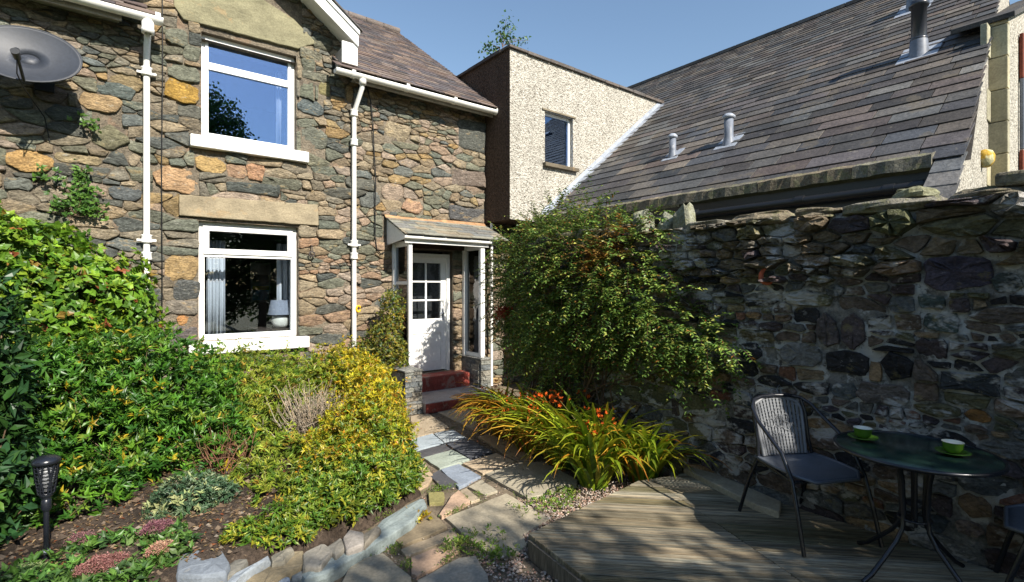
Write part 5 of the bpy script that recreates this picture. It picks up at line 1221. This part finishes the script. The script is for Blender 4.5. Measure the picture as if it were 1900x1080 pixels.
stems(ev, [(1.3, 4, .1)], P[::40], g, .005)
# bare twiggy shrubs
for (nm, lab, c, col, n, h, rr_, sd) in (('bare_twigs', 'tangle of bare pale grey twigs between the golden shrub and window shrub', (1.62, 5.3, .12), (.33, .27, .20), 190, .72, .36, 9), ('stem_thicket', 'bare reddish brown stems under the rhododendron, right of its leaves', (.78, 4.95, .12), (.20, .10, .06), 80, .48, .26, 10)):
    g = np.random.default_rng(sd); t_ = plant(nm, lab, 'shrub', c); b = MB()
    for i in range(n):
        th = g.uniform(0, 6.28); r_ = rr_*sqrt(g.random()); hh = h*g.uniform(.45, 1); p = Vector((g.normal()*.05, g.normal()*.05, 0)); pts = [tuple(p)]; d = Vector((cos(th)*r_, sin(th)*r_, hh))/6
        for k in range(6): p = p+d*1.0+Vector(g.normal(size=3)*.02); pts.append(tuple(p))
        b.tube(pts, [.007-.001*k*.9 for k in range(7)], 4, jit(col, .25), cap=False)
        for k in range(2, 6):
            q = Vector(pts[k]); e2 = q+Vector(g.normal(size=3)*.06)+Vector((0, 0, .05)); b.tube([tuple(q), tuple((q+e2)/2+Vector(g.normal(size=3)*.01)), tuple(e2)], [.003, .0025, .0015], 3, jit(col, .25), cap=False)
    b.build('twigs', M['bark'], t_, kind='stuff')
# variegated dwarf shrub
g = np.random.default_rng(12)
vc = on_z(360, 978, .12); vs_ = plant('variegated_shrub', 'small round shrub with cream edged grey green leaves in the bed soil', 'shrub', (vc[0], vc[1]+.2, .1))
P, Nn = blob_points([(vc[0], vc[1]+.22, .22, .25, .22, .20), (vc[0]+.16, vc[1]+.2, .18, .17, .17, .15), (vc[0]-.14, vc[1]+.2, .17, .16, .16, .14)], 1100, g, .6, .15, .11, 6)
rosettes(vs_, P, Nn, g, 7, .045, .36, [(.07, .12, .06), (.05, .10, .05), (.34, .38, .17), (.14, .2, .10)], [3, 3, 1.6, 1.5], 'oval', M['leaf'], 'leaves', .5, 1.1, .15)
stems(vs_, [(vc[0], vc[1]+.2, .1)], P[::40], g, .004)
# sedum
g = np.random.default_rng(13)
for i, (px, py, zt, r_, lab) in enumerate(((190, 1045, .26, .085, 'largest dusty pink sedum flower head, low in the left corner'), (288, 978, .27, .06, 'purple pink sedum head just below the variegated shrub'), (298, 1017, .24, .045, 'small salmon pink sedum head beside the blue grey edging stone'), (45, 1060, .20, .05, 'pale green unopened sedum head at the far left bottom'), (150, 1000, .24, .05, 'shaded mauve sedum head behind the largest pink one'))):
    c = on_z(px, py, zt); t_ = plant('sedum', lab, 'flower', (c[0], c[1], .1), 'sedum flower heads in the bed'); n = 900 if i == 0 else 420
    a = g.uniform(0, 6.28, n); q = np.sqrt(g.random(n))*r_; P = np.stack([c[0]+q*np.cos(a)*1.3+.02*np.sin(a*3), c[1]+q*np.sin(a), zt+.02-(q/r_)**2*.035+g.normal(size=n)*.005], 1)
    fc = [[(.30, .13, .12), (.36, .19, .17), (.20, .09, .08)], [(.22, .09, .12), (.26, .13, .14)], [(.5, .25, .2), (.45, .3, .2)], [(.3, .36, .17), (.22, .3, .12)], [(.3, .15, .15), (.2, .12, .12)]][i]
    rosettes(t_, P, np.tile([0, 0, 1.], (n, 1)), g, 5, .011, .6, fc, [1]*len(fc), 'lance', M['petal'], 'flower_head', .5, .9)
    Q = np.stack([c[0]+g.normal(size=150)*r_*1.0, c[1]+g.normal(size=150)*r_*.8, g.uniform(.10, zt-.03, 150)], 1)
    rosettes(t_, Q, unit(g.normal(size=(150, 3))), g, 3, .06, .5, [(.07, .15, .03), (.12, .22, .05), (.16, .24, .08)], [2, 2, 1], 'oval', M['leaf'], 'leaves', .2, 1.2)
    stems(t_, [(c[0], c[1], .08)], [tuple(p) for p in P[:14]], g, .004, (.2, .25, .1), wob=.01)
g = np.random.default_rng(14)
gc = plant('ground_leaves', 'low bright green leafy plants round the sedum in the bottom left corner', 'plant', (.0, 3.7, .1))
Q = np.stack([g.uniform(-.75, .42, 1100), g.uniform(3.45, 4.15, 1100), np.zeros(1100)], 1); kp = (fnoise(Q, 3.0, 4) > -.05); Q = Q[kp]; Q[:, 2] = .12+g.random(len(Q))*.12
rosettes(gc, Q, np.tile([0, 0, 1.], (len(Q), 1)), g, 5, .055, .5, [(.07, .16, .03), (.11, .22, .04), (.045, .10, .03)], [3, 2, 2], 'oval', M['leaf'], 'leaves', .4, 1.0)
# climbing rose by the porch pier
g = np.random.default_rng(15)
cr_ = plant('porch_climber', 'thin yellowish green climber between the white downpipe and the porch pier', 'shrub', (3.1, 7.0, .1))
P, Nn = blob_points([(3.15, 6.95, .95, .26, .28, .42), (2.85, 7.05, .72, .30, .28, .36), (3.28, 6.98, 1.45, .16, .2, .34), (2.55, 7.0, .7, .25, .25, .28), (3.38, 7.0, .75, .12, .2, .3)], 2600, g, .35, .25, .2, 8)
rosettes(cr_, P, Nn, g, 4, .045, .55, [(.12, .15, .02), (.2, .19, .025), (.28, .2, .03), (.05, .09, .02)], [3, 3, 1, 2], 'oval', M['leaf'], 'leaves', .2, 1.1)
stems(cr_, [(3.1, 7.2, .1), (2.8, 7.2, .1)], P[::35], g, .005, (.2, .14, .07))

# cotoneaster over the garden wall
g = np.random.default_rng(17)
ct = plant('cotoneaster', 'large arching cotoneaster with small leaves and red berries over the garden wall', 'shrub', (4, 4.5, .1)); CTL = np.array(ct.location)
bl = np.array([(4.56, 5.95, 1.80, .24, .30, .78), (4.50, 5.3, 1.88, .36, .5, .86), (4.50, 5.3, 1.0, .25, .5, .5), (4.22, 4.5, 1.80, .42, .55, .88), (4.05, 3.85, 1.80, .42, .6, .84), (4.05, 3.3, 1.78, .36, .45, .70), (4.02, 2.85, 1.50, .24, .34, .34), (4.0, 2.55, 1.28, .18, .26, .30), (4.02, 2.3, 1.22, .12, .18, .18), (4.0, 4.3, 1.15, .3, .5, .45)])
P, Nn = blob_points([tuple(b_) for b_ in bl], 4700, g, .50, .30, .5, 7, cut=lambda P: P[:, 0] < 4.6)
P = P+np.array([.08, 0, 0]); lp_, la_, ln_, sb = [], [], [], MB(); bp_ = []
for i in range(len(P)):
    s = Vector(P[i]); d = (Vector(Nn[i])*.8+Vector((-.12 if P[i][1] > 4.9 else -.22, -.35, .42))+Vector(g.normal(size=3)*.35)).normalized(); L = g.uniform(.16, .42)*(.7 if P[i][1] > 5.2 else 1); k = 9; pts = [s.copy()]; p = s.copy()
    for j in range(k):
        d = (d+Vector((0, 0, -.115))+Vector(g.normal(size=3)*.06)).normalized(); p = p+d*(L/k); pts.append(p.copy())
        sd_ = d.cross(Vector((0, 0, 1))); sd_ = sd_.normalized() if sd_.length > .05 else Vector((1, 0, 0))
        for sg in (-1, 1):
            lp_.append(tuple(p)); la_.append(tuple(sd_*sg+d*.6+Vector(g.normal(size=3)*.25))); ln_.append((g.normal()*.3, g.normal()*.3, 1))
        if g.random() < .03: bp_.append(p.copy())
    if i % 3 == 0: sb.tube([tuple(q-Vector(CTL)) for q in pts[::3]], [.003, .0025, .002, .0012][:len(pts[::3])], 3, (.16, .09, .05), cap=False)
lp_ = np.array(lp_); n = len(lp_); base = pick(g, n, [(.11, .19, .035), (.18, .27, .05), (.05, .10, .02), (.32, .34, .07), (.32, .15, .03)], [4, 3.5, 3, 1.6, .25], .25)
top = fnoise(lp_[::18]*1.0, 2.2, 5).repeat(18)[:n]; base = np.where(((lp_[:, 2] > 1.9) & (lp_[:, 1] < 4.2) & (top > .34))[:, None], base*.5+np.array([.34, .07, .02])*.5, base)
leafmesh('leaves', lp_-CTL, np.array(la_), np.array(ln_), .04*g.uniform(.7, 1.25, n), .024, base, 'lance', M['leafgloss'], ct)
sb.build('twigs', M['bark'], ct, kind='stuff')
b = MB()
for q in bp_: b.lathe([(0, -.005), (.006, 0), (0, .006)], tuple(q-Vector(CTL)+Vector((0, 0, -.01))), 5, jit((.45, .04, .015), .2))
b.build('berries', M['petal'], ct, kind='stuff')
stems(ct, [(4.0, 4.9, .05), (3.95, 4.0, .05), (4.0, 3.5, .05)], P[::60], g, .012, (.12, .08, .05), wob=.12)
for cc in ((on_y(935, 578, 5.6)),):
    Q = np.array(cc)+g.normal(size=(160, 3))*np.array([.09, .06, .045])+np.array([0, 0, -.02]); rosettes(ct, Q, np.tile([0, -1, .2], (160, 1)), g, 3, .04, .5, [(.42, .05, .02), (.3, .04, .02), (.4, .12, .03)], [2, 1, 1], 'oval', M['leaf'], 'red_leaves')

# montbretia: clumps whose blades are parts
g = np.random.default_rng(19)
def blade(col, droop, w_, lean):
    b = MB(); k = 8; vs = []; x = 0; z = 0; a = R(lean); c2 = []
    for i in range(k+1):
        t = i/k; ww = w_*(1-.15*abs(t-.3))*(1 if t < .55 else max(.04, 1-((t-.55)/.45)**1.6)); vs += [(x, -ww/2, z+.003), (x, 0, z-.003), (x, ww/2, z+.003)]
        c_ = mix(col, (.42, .17, .02), max(0, t-.55)*1.1*(1 if lean < 64 else .4)); c2 += [c_]*3
        a -= R(droop)/k*(.4+1.2*t); x += cos(a)/k; z += sin(a)/k
    fs = [(i*3+j, i*3+j+1, (i+1)*3+j+1, (i+1)*3+j) for i in range(k) for j in range(2)]
    return b.add(vs, fs, c2, True).mesh('blade', M['leaf'])
GB = [(.26, .36, .02), (.17, .29, .02), (.36, .38, .025), (.10, .2, .02)]; OB = [(.50, .30, .03), (.46, .22, .02), (.42, .34, .03), (.36, .14, .02)]
BG = [blade(c, dr_, .046, ln) for c in GB for dr_, ln in ((85, 80), (60, 74), (115, 84))]; BO = [blade(c, dr_, .034, ln) for c in OB for dr_, ln in ((110, 80), (135, 84), (80, 72))]
fl_m = MB()
for k in range(6):
    a = 2*pi*k/6; fl_m.add([(0, 0, 0), (.012*cos(a-.5), .012*sin(a-.5), .015), (.028*cos(a), .028*sin(a), .022), (.012*cos(a+.5), .012*sin(a+.5), .015)], [(0, 1, 2, 3)], jit((.62, .11, .015), .2))
fl_m = fl_m.mesh('flower', M['petal'])
CLP = [((4.02, 5.30), .50, 1, 'orange tinted montbretia clump nearest the porch step'), ((3.80, 4.95), .55, .85, 'amber montbretia clump, second along the path from the porch'), ((3.92, 4.6), .60, .5, 'montbretia clump close under the cotoneaster, behind the path edge'), ((3.68, 4.3), .60, .55, 'mixed orange and green montbretia clump in the middle of the row'),
       ((3.86, 4.0), .62, .3, 'mostly green montbretia clump against the wall in mid row'), ((3.62, 3.75), .62, .3, 'green montbretia clump arching over the big grey slab'), ((3.78, 3.35), .60, .1, 'lime green montbretia clump beside the garden wall before the deck'), ((3.50, 3.2), .62, .04, 'bright lime montbretia clump, nearest to the decking corner'), ((3.92, 2.98), .58, .12, 'end montbretia clump with long leaves reaching over the pale kerb slab')]
for ci, ((x, y), L, orange, lab) in enumerate(CLP):
    L *= 1.14
    t_ = plant('montbretia', lab, 'plant', (x, y, .0), 'montbretia clumps along the garden wall')
    for i in range(130):
        th = g.uniform(0, 6.28) if g.random() < .25 else g.normal(pi+.55, .75); r_ = .16*sqrt(g.random()); s = L*g.uniform(.8, 1.45); lib = BO if g.random() < orange else BG
        inst('blade', lib[g.integers(12)], t_, (r_*cos(th), r_*sin(th), g.uniform(-.02, .05)), (g.normal()*.12, g.normal()*.14+.0, th), (s, s, s))
    for i in range(2 if ci not in (3, 4, 5, 7) else 5):
        th = g.normal(pi+.6, .9); r_ = g.uniform(.1, .38); h = L*g.uniform(.72, 1.05); hx, hy = r_*cos(th), r_*sin(th)
        st_b = MB().tube([(0, 0, 0), (hx*.3, hy*.3, h*.65), (hx, hy, h)], .0025, 4, (.25, .2, .04), cap=False).build('flower_stem', M['leaf'], t_)
        for q in range(5): s = g.uniform(.5, 1.0); inst('flower', fl_m, t_, (hx+g.normal()*.035, hy+g.normal()*.035, h+g.normal()*.02), (g.normal()*.8, g.normal()*.8, g.uniform(0, 6)), (s, s, s))
# dark leaf litter below the montbretia
b = MB()
# joint weeds and ferns, moss
g = np.random.default_rng(20)
WD = [(1022, 935, .10, 'green weed tuft in the gravel between the big slab and the decking', 110), (1050, 918, .05, 'small weed at the tip of the gravel beside the montbretia', 40), (880, 1015, .09, 'leafy weed in the joint below the large grey slab', 80), (925, 1035, .06, 'weed tuft beside the gravel at the corner of the large slab', 50), (768, 966, .035, 'small yellow fern growing in front of the long slate edging', 40), (846, 1018, .05, 'small weed beside the pink slab', 30)]
for px, py, r_, lab, n in WD:
    c = on_z(px, py, .01); t_ = plant('weed', lab, 'weed', (c[0], c[1], 0), 'weeds in the path joints'); Q = np.stack([c[0]+g.normal(size=n)*r_*1.2, c[1]+g.normal(size=n)*r_, g.uniform(.015, .05, n)], 1)
    yl2 = py == 966; rosettes(t_, Q, np.tile([0, 0, 1.], (n, 1)), g, 5, .03 if not yl2 else .05, .4, [(.35, .3, .02), (.42, .25, .03)] if yl2 else [(.10, .2, .02), (.16, .26, .03), (.2, .24, .04)], [1, 1] if yl2 else [1, 1, 1], 'oval', M['leaf'], 'leaves', .5, .9)
L_ = [(805, 910), (830, 905), (870, 923), (905, 935), (930, 932), (960, 945), (985, 955), (700, 960), (845, 950), (870, 925), (735, 1020), (760, 1050), (830, 1040), (560, 1076)]
Q = []
for i, (px, py) in enumerate(L_):
    c = on_z(px, py, .012)
    for _ in range(70): Q.append((c[0]+g.normal()*.06, c[1]+g.normal()*.035, .014+g.random()*.012))
Q = np.array(Q); kp = np.array([not any(inside(P_2, q[0], q[1]) for P_2 in SLP_) for q in Q]); Q = Q[kp]
o = rosettes(None, Q, np.tile([0, 0, 1.], (len(Q), 1)), g, 4, .014, .6, [(.09, .16, .02), (.14, .2, .025)], [1, 1], 'lance', M['leaf'], 'joint_moss'); tag(o, kind='stuff')
b = MB()
for _ in range(2600):
    x, y = gg.uniform(-.9, 2.4), gg.uniform(3.5, 6.0)
    if bed_side(x, y) < .03: continue
    r = gg.uniform(.004, .02)*(1.8 if gg.random() < .06 else 1); s = gg.uniform(.6, 1.3, 3)*r; V = oct_v*s+gg.normal(size=(6, 3))*r*.15+np.array([x, y, soil_z(x, y)+r*.2])
    b.add([tuple(v) for v in V], oct_f, jit([(.11, .08, .055), (.16, .12, .085), (.07, .05, .035), (.24, .2, .16)][gg.choice(4, p=[.45, .3, .2, .05])], .2))
tag(b.build('soil_clods', M['soil'] if False else M['gravel']), kind='stuff')
# leaf litter and debris on soil and under plants
n = 9000; Q = np.stack([g.uniform(-.8, 2.5, n), g.uniform(3.6, 6.2, n), np.zeros(n)], 1); kp = np.array([bed_side(q[0], q[1]) > .05 for q in Q]); Q = Q[kp]; Q[:, 2] = [soil_z(q[0], q[1])+.008 for q in Q]
n2 = 1500; Q2 = np.stack([g.uniform(3.0, 4.1, n2), g.uniform(2.8, 6.2, n2), np.full(n2, .012)], 1); Q = np.vstack([Q, Q2])
o = leafmesh('leaf_litter', Q, unit(g.normal(size=Q.shape)*np.array([1, 1, .25])), unit(g.normal(size=Q.shape)*.4+np.array([0, 0, 1])), .03*g.uniform(.5, 1.3, len(Q)), .012, pick(g, len(Q), [(.2, .13, .07), (.12, .08, .05), (.28, .2, .1), (.2, .07, .03)], [3, 3, 2, 1], .2), 'lance', M['petal']); tag(o, kind='stuff')
# sapling on the block roof
g = np.random.default_rng(22)
sp_ = plant('sapling', 'wispy young birch like sapling growing on the flat roof of the pebbledash block', 'tree', (0, 0, 0))
sb_ = on_y(932, 96, 7.6); sp_.location = sb_; b = MB(); LP = []
for (tx, ty, n) in ((940, 32, 10), (968, 72, 5), (900, 82, 7), (983, 76, 4), (893, 98, 4), (925, 55, 6), (955, 50, 5)):
    e = Vector(on_y(tx, ty, 7.6))-Vector(sb_); s = Vector((0, 0, 0)) if tx in (940,) else Vector((0, 0, e.z*.25)); pts = [tuple(s.lerp(e, t)+Vector((0, 0, .05*sin(t*pi)))) for t in np.linspace(0, 1, 7)]; b.tube(pts, [.008*(1-.8*t) for t in np.linspace(0, 1, 7)], 5, (.15, .1, .07))
    for i in range(n*7): t = g.uniform(.25, 1.05); LP.append(np.array(s.lerp(e, t))+g.normal(size=3)*np.array([.07, .07, .06]))
b.build('branches', M['bark'], sp_); LP = np.array(LP)
leafmesh('leaves', LP, unit(g.normal(size=LP.shape)+np.array([0, 0, -.2])), unit(g.normal(size=LP.shape)+np.array([0, -1, .6])), .065*g.uniform(.6, 1.2, len(LP)), .05, pick(g, len(LP), [(.05, .12, .03), (.09, .17, .04), (.03, .08, .04)], [1, 1, 1]), 'oval', M['leaf'], sp_)

# ================================================================== FURNITURE
def make_chair(name, label, cat, loc, rz, group):
    t = thing(name, label, cat, loc, rz, group, 1.04)
    for sg in (-1, 1):
        MB().tube([(sg*.275, .30, 0), (sg*.27, .25, .2), (sg*.262, .19, .40), (sg*.262, .10, .545), (sg*.262, -.02, .625), (sg*.255, -.13, .69), (sg*.235, -.215, .76), (sg*.19, -.262, .80), (sg*.11, -.285, .815), (0, -.292, .818)], .0125, 8).build('arm_frame', M['blacktube'], t)
        MB().tube([(sg*.25, -.33, 0), (sg*.235, -.25, .25), (sg*.215, -.18, .42), (sg*.20, -.20, .52), (sg*.205, -.235, .70), (sg*.19, -.262, .79)], .012, 8).build('leg', M['blacktube'], t)
        MB().tube([(sg*.262, .19, .395), (sg*.22, .0, .395), (sg*.215, -.18, .41)], .011, 8).build('seat_rail', M['blacktube'], t)
    MB().tube([(-.262, .19, .395), (0, .205, .39), (.262, .19, .395)], .011, 8).build('cross_bar', M['blacktube'], t)
    # seat: ridged shell
    b = MB(); nx, ny = 44, 12; vs = []
    for j in range(ny+1):
        v = j/ny; y = -.21+.47*v; wd = .215+.02*sin(v*pi)
        if v > .8: wd *= 1-.30*((v-.8)/.2)**2
        for i in range(nx+1):
            u = i/nx*2-1; z = .425-.018*(1-u*u)*sin(v*pi)-.035*max(0, v-.75)**2*16*.5+(.003 if i % 2 else 0); vs.append((u*wd, y, z))
    b.add(vs, [(j*(nx+1)+i, j*(nx+1)+i+1, (j+1)*(nx+1)+i+1, (j+1)*(nx+1)+i) for j in range(ny) for i in range(nx)], (.1, .1, .1), True)
    o = b.build('seat', M['wickerdark'], t); s = o.modifiers.new('t', 'SOLIDIFY'); s.thickness = .01
    edge = [vs[i] for i in range(nx+1)]+[vs[j*(nx+1)+nx] for j in range(1, ny+1)]+[vs[ny*(nx+1)+i] for i in range(nx-1, -1, -1)]+[vs[j*(nx+1)] for j in range(ny-1, -1, -1)]
    MB().tube(edge[::2]+[edge[0]], .010, 6).build('seat_edge', M['wickerdark'], t)
    # back: woven vertical ribs between a curved frame
    def bk(u, v): wd = .165+.03*v; return (u*wd, -.185-.085*v-.035*(1-u*u)*(.4+.6*v), .43+.375*v-(.05*u*u*v*v))
    b = MB(); n = 15
    for i in range(n):
        u = -1+2*i/(n-1)
        for d in (-.022, .022): b.tube([tuple(np.array(bk(u+d, v))) for v in np.linspace(0, 1, 7)], .0062, 4, (.3, .3, .3), cap=False)
    b.build('back_ribs', M['wicker'], t, kind='stuff')
    b = MB()
    for v in np.linspace(.03, .97, 18):
        p = [bk(u, v) for u in np.linspace(-1, 1, 9)]; b.tube([(q[0], q[1]+.003, q[2]) for q in p], .002, 3, (.2, .2, .2), cap=False)
    b.build('back_weave', M['wicker'], t, kind='stuff')
    b = MB()
    for k in range(11):
        a = 2*pi*k/7; cu, cv = (.34*cos(a), .56+.17*sin(a)) if k < 7 else ([(0, .56), (-.72, .56), (.72, .56), (0, .56)][k-7])
        b.tube([tuple(np.array(bk(cu+.15*cos(q), cv+.075*sin(q)))+np.array([0, .012, 0])) for q in np.linspace(0, 6.283, 10)], .0022, 4, (.5, .5, .5), cap=False)
    b.build('back_rosette', M['wicker'], t, kind='stuff')
    MB().tube([bk(-1, 0), bk(-1, .5), bk(-1, .9), bk(-.85, 1.0), bk(-.4, 1.02), bk(0, 1.03), bk(.4, 1.02), bk(.85, 1.0), bk(1, .9), bk(1, .5), bk(1, 0)], .012, 8).build('back_edge', M['wicker'], t)
    return t
f1 = math.atan2(-.894, -.447)-pi/2
make_chair('garden_chair', 'grey woven bistro chair facing the glass table, left of it', 'chair', (3.74, 1.50, DZ), f1, 'bistro chairs on the decking')
make_chair('garden_chair', 'blue grey bistro chair cut off at the right edge of the view', 'chair', (3.80, .24, DZ), R(8), 'bistro chairs on the decking')
tb = thing('garden_table', 'round bistro table with patterned green glass top and splayed black legs', 'table', (3.62, .87, DZ), R(20))
MB().lathe([(0, .712), (.375, .712), (.378, .716), (.375, .72), (0, .72)], n=48).build('table_top', M['glass_green'], tb)
MB().tube([(.385*cos(a), .385*sin(a), .714) for a in np.linspace(0, 2*pi, 49)], .011, 8).build('rim', M['blacktube'], tb)
for k in range(4):
    a = pi/4+k*pi/2; c_, s_ = cos(a), sin(a)
    MB().tube([(q*c_, q*s_, z) for q, z in ((.36, .70), (.16, .695), (.11, .66), (.085, .55), (.075, .36), (.085, .28), (.13, .21), (.22, .12), (.30, .045), (.36, .012))], .0125, 8).build('leg', M['blacktube'], tb)
    a += pi/4; c_, s_ = cos(a), sin(a); MB().tube([(.06*c_, .06*s_, .69), (.06*c_, .06*s_, .30)], .009, 6).build('upright', M['blacktube'], tb)
for z in (.33, .62): MB().tube([(.078*cos(a), .078*sin(a), z) for a in np.linspace(0, 2*pi, 21)], .008, 6).build('ring', M['blacktube'], tb)
for px, py, lab in ((1601, 815, 'green cup on the side of the table nearer the grey chair'), (1768, 843, 'green cup on the right side of the glass table')):
    c = on_z(px, py, DZ+.723); t_ = thing('saucer', lab.replace('cup', 'saucer'), 'saucer', c, 0, 'green saucers on the garden table')
    MB().lathe([(0, .0), (.04, 0), (.045, .004), (.078, .016), (.080, .019), (.076, .019), (.044, .009), (0, .007)], n=28).build('plate', M['cupgreen'], t_)
    t_ = thing('cup', lab, 'cup', (c[0], c[1], c[2]+.0105), 0, 'green cups on the garden table')
    MB().lathe([(0, 0), (.026, 0), (.036, .008), (.046, .028), (.049, .058), (.0505, .06)], n=28).build('bowl', M['cupgreen'], t_)
    MB().lathe([(.0506, .060), (.047, .060), (.043, .028), (.03, .012), (0, .012)], n=28).build('inside', M['cupwhite'], t_)
    MB().tube([(.047, 0, .05), (.068, .0, .048), (.072, 0, .03), (.06, 0, .016), (.042, 0, .015)], .005, 6).build('handle', M['cupgreen'], t_)
# solar torch
sc_ = on_z(86, 1062, .12); tr = thing('solar_torch', 'black solar flame torch on a stake among the leaves at the lower left', 'garden light', (sc_[0], sc_[1], .1))
MB().tube([(0, 0, -.05), (0, 0, .42)], .014, 10).build('stake', M['blacktube'], tr)
MB().lathe([(.016, .13), (.018, .13), (.018, .155), (.016, .155)], n=12).build('clip', M['lead'], tr)
MB().lathe([(.015, .38), (.026, .40), (.024, .45), (.018, .455), (.03, .47), (.040, .49), (0, .492)], n=16).build('socket', M['blacktube'], tr)
MB().lathe([(0, .50), (.030, .50), (.046, .66), (0, .66)], n=16).build('diffuser', M['wicker'], tr)
b = MB()
for k in range(14):
    a = 2*pi*k/14; b.tube([((.038+.020*t)*cos(a+.5*t*(1 if k % 2 else -1)), (.038+.020*t)*sin(a+.5*t*(1 if k % 2 else -1)), .49+.175*t) for t in np.linspace(0, 1, 5)], .0052, 4, (.02, .02, .02), cap=False)
for z in np.linspace(.49, .665, 9): r_ = .040+.020*(z-.49)/.175; b.tube([(r_*cos(a), r_*sin(a), z) for a in np.linspace(0, 2*pi, 17)], .003, 4, cap=False)
b.build('cage', M['blacktube'], tr, kind='stuff')
MB().lathe([(.03, .66), (.066, .662), (.070, .675), (.064, .69), (.04, .705), (0, .71)], n=20).build('solar_cap', M['blacktube'], tr)
o = MB().box(-.06, .06, -.06, .06, 0, .001).build('twig_litter', M['bark']) if False else None

# ================================================================== TREES BEHIND THE CAMERA (they cast the dappled shade and show in the panes; one only blocks low sky)
def shade_tree(name, label, x, y, h, crown, n, seed, ls=.13):
    g = np.random.default_rng(seed); t = thing(name, label, 'tree', (x, y, 0)); b = MB(); off = np.array((x, y, 0))
    b.tube([(0, 0, -.1), (.05, .02, h*.25), (-.03, .05, h*.5), (.05, 0, h*.8)], [.16, .13, .09, .03], 8, (.12, .09, .06)); b.build('trunk', M['bark'], t)
    P, Nn = blob_points(crown, n, g, .25, .25, .3, seed); P = P-off
    lm = MB()
    for p in P[::max(1, n//90)]:
        s = Vector((0, 0, max(h*.2, min(h*.75, p[2]*.6)))); lm.tube([tuple(s), tuple(s.lerp(Vector(p), .5)+Vector((0, 0, .15))), tuple(p)], [.04, .02, .006], 4, (.12, .09, .06), cap=False)
    lm.build('limbs', M['bark'], t, kind='stuff')
    k = 7; Q = np.repeat(P, k, 0)+g.normal(size=(len(P)*k, 3))*.11
    leafmesh('crown', Q, unit(g.normal(size=Q.shape)), unit(g.normal(size=Q.shape)+np.array([0, 0, .6])), ls*g.uniform(.6, 1.2, len(Q)), ls*.6, pick(g, len(Q), [(.05, .11, .02), (.08, .15, .03), (.03, .07, .015)], [2, 1, 1]), 'oval', M['leaf'], t)
    return t

shade_tree('garden_tree', 'broad leafy garden tree behind the viewpoint, right of the deck', 4.6, -6.0, 6.3, [(3.9, -6, 5.3, 1.1, 1.0, 1.15), (5.0, -6.1, 5.3, 1.1, 1.0, 1.2), (6.2, -6.2, 5.3, 1.2, 1.0, 1.4), (4.8, -5.8, 3.8, 1.7, 1.0, 1.3)], 2400, 41)
shade_tree('young_tree', 'smaller tree behind the viewpoint with open branches', 2.2, -6.2, 6.5, [(1.5, -6.1, 6.4, .75, .8, .85), (2.3, -6.2, 6.3, .75, .8, 1.0), (2.8, -6.2, 4.9, .9, .9, 1.0)], 800, 42)
shade_tree('leafy_tree', 'leafy tree behind the viewpoint on the left shading the bottom corner', -1.2, -6.2, 8, [(-.75, -6.1, 7.5, .75, .8, 1.0), (-1.9, -6.3, 7.2, .9, .8, 1.6), (-1.4, -6.2, 5.4, 1.2, .9, 1.3)], 1700, 48)
shade_tree('tall_tree', 'tall dark tree far behind the viewpoint, mirrored in the upper window', 4.4, -14, 9, [(4.2, -14, 9.0, 1.5, 1.3, 2.5), (3.2, -14, 7.6, 1.6, 1.3, 2.4), (5.3, -14, 7.8, 1.1, 1.2, 1.8)], 2200, 44, .2)
shade_tree('sky_blocker_tree', 'unseen dense dark tree added beyond the left edge to block low sky', -6.0, 1.0, 6, [(-6, 1, 3.4, 1.4, 2.6, 3.2), (-6.2, -2.5, 3.4, 1.5, 2.4, 3.4), (-6.0, 3.6, 3.0, 1.3, 1.8, 2.8)], 2200, 45, .22)  # added out of view: keeps low western sky off the garden wall
shade_tree('hedge', 'tall dense hedge closing the garden behind the viewpoint', 2, -9.5, 4, [(x, -9.5, 2.2, 1.4, .8, 2.4) for x in (-6.5, -4.5, -2.5, -.5, 1.5, 3.5, 5.5, 7.5, 9.5)], 4500, 46, .2)
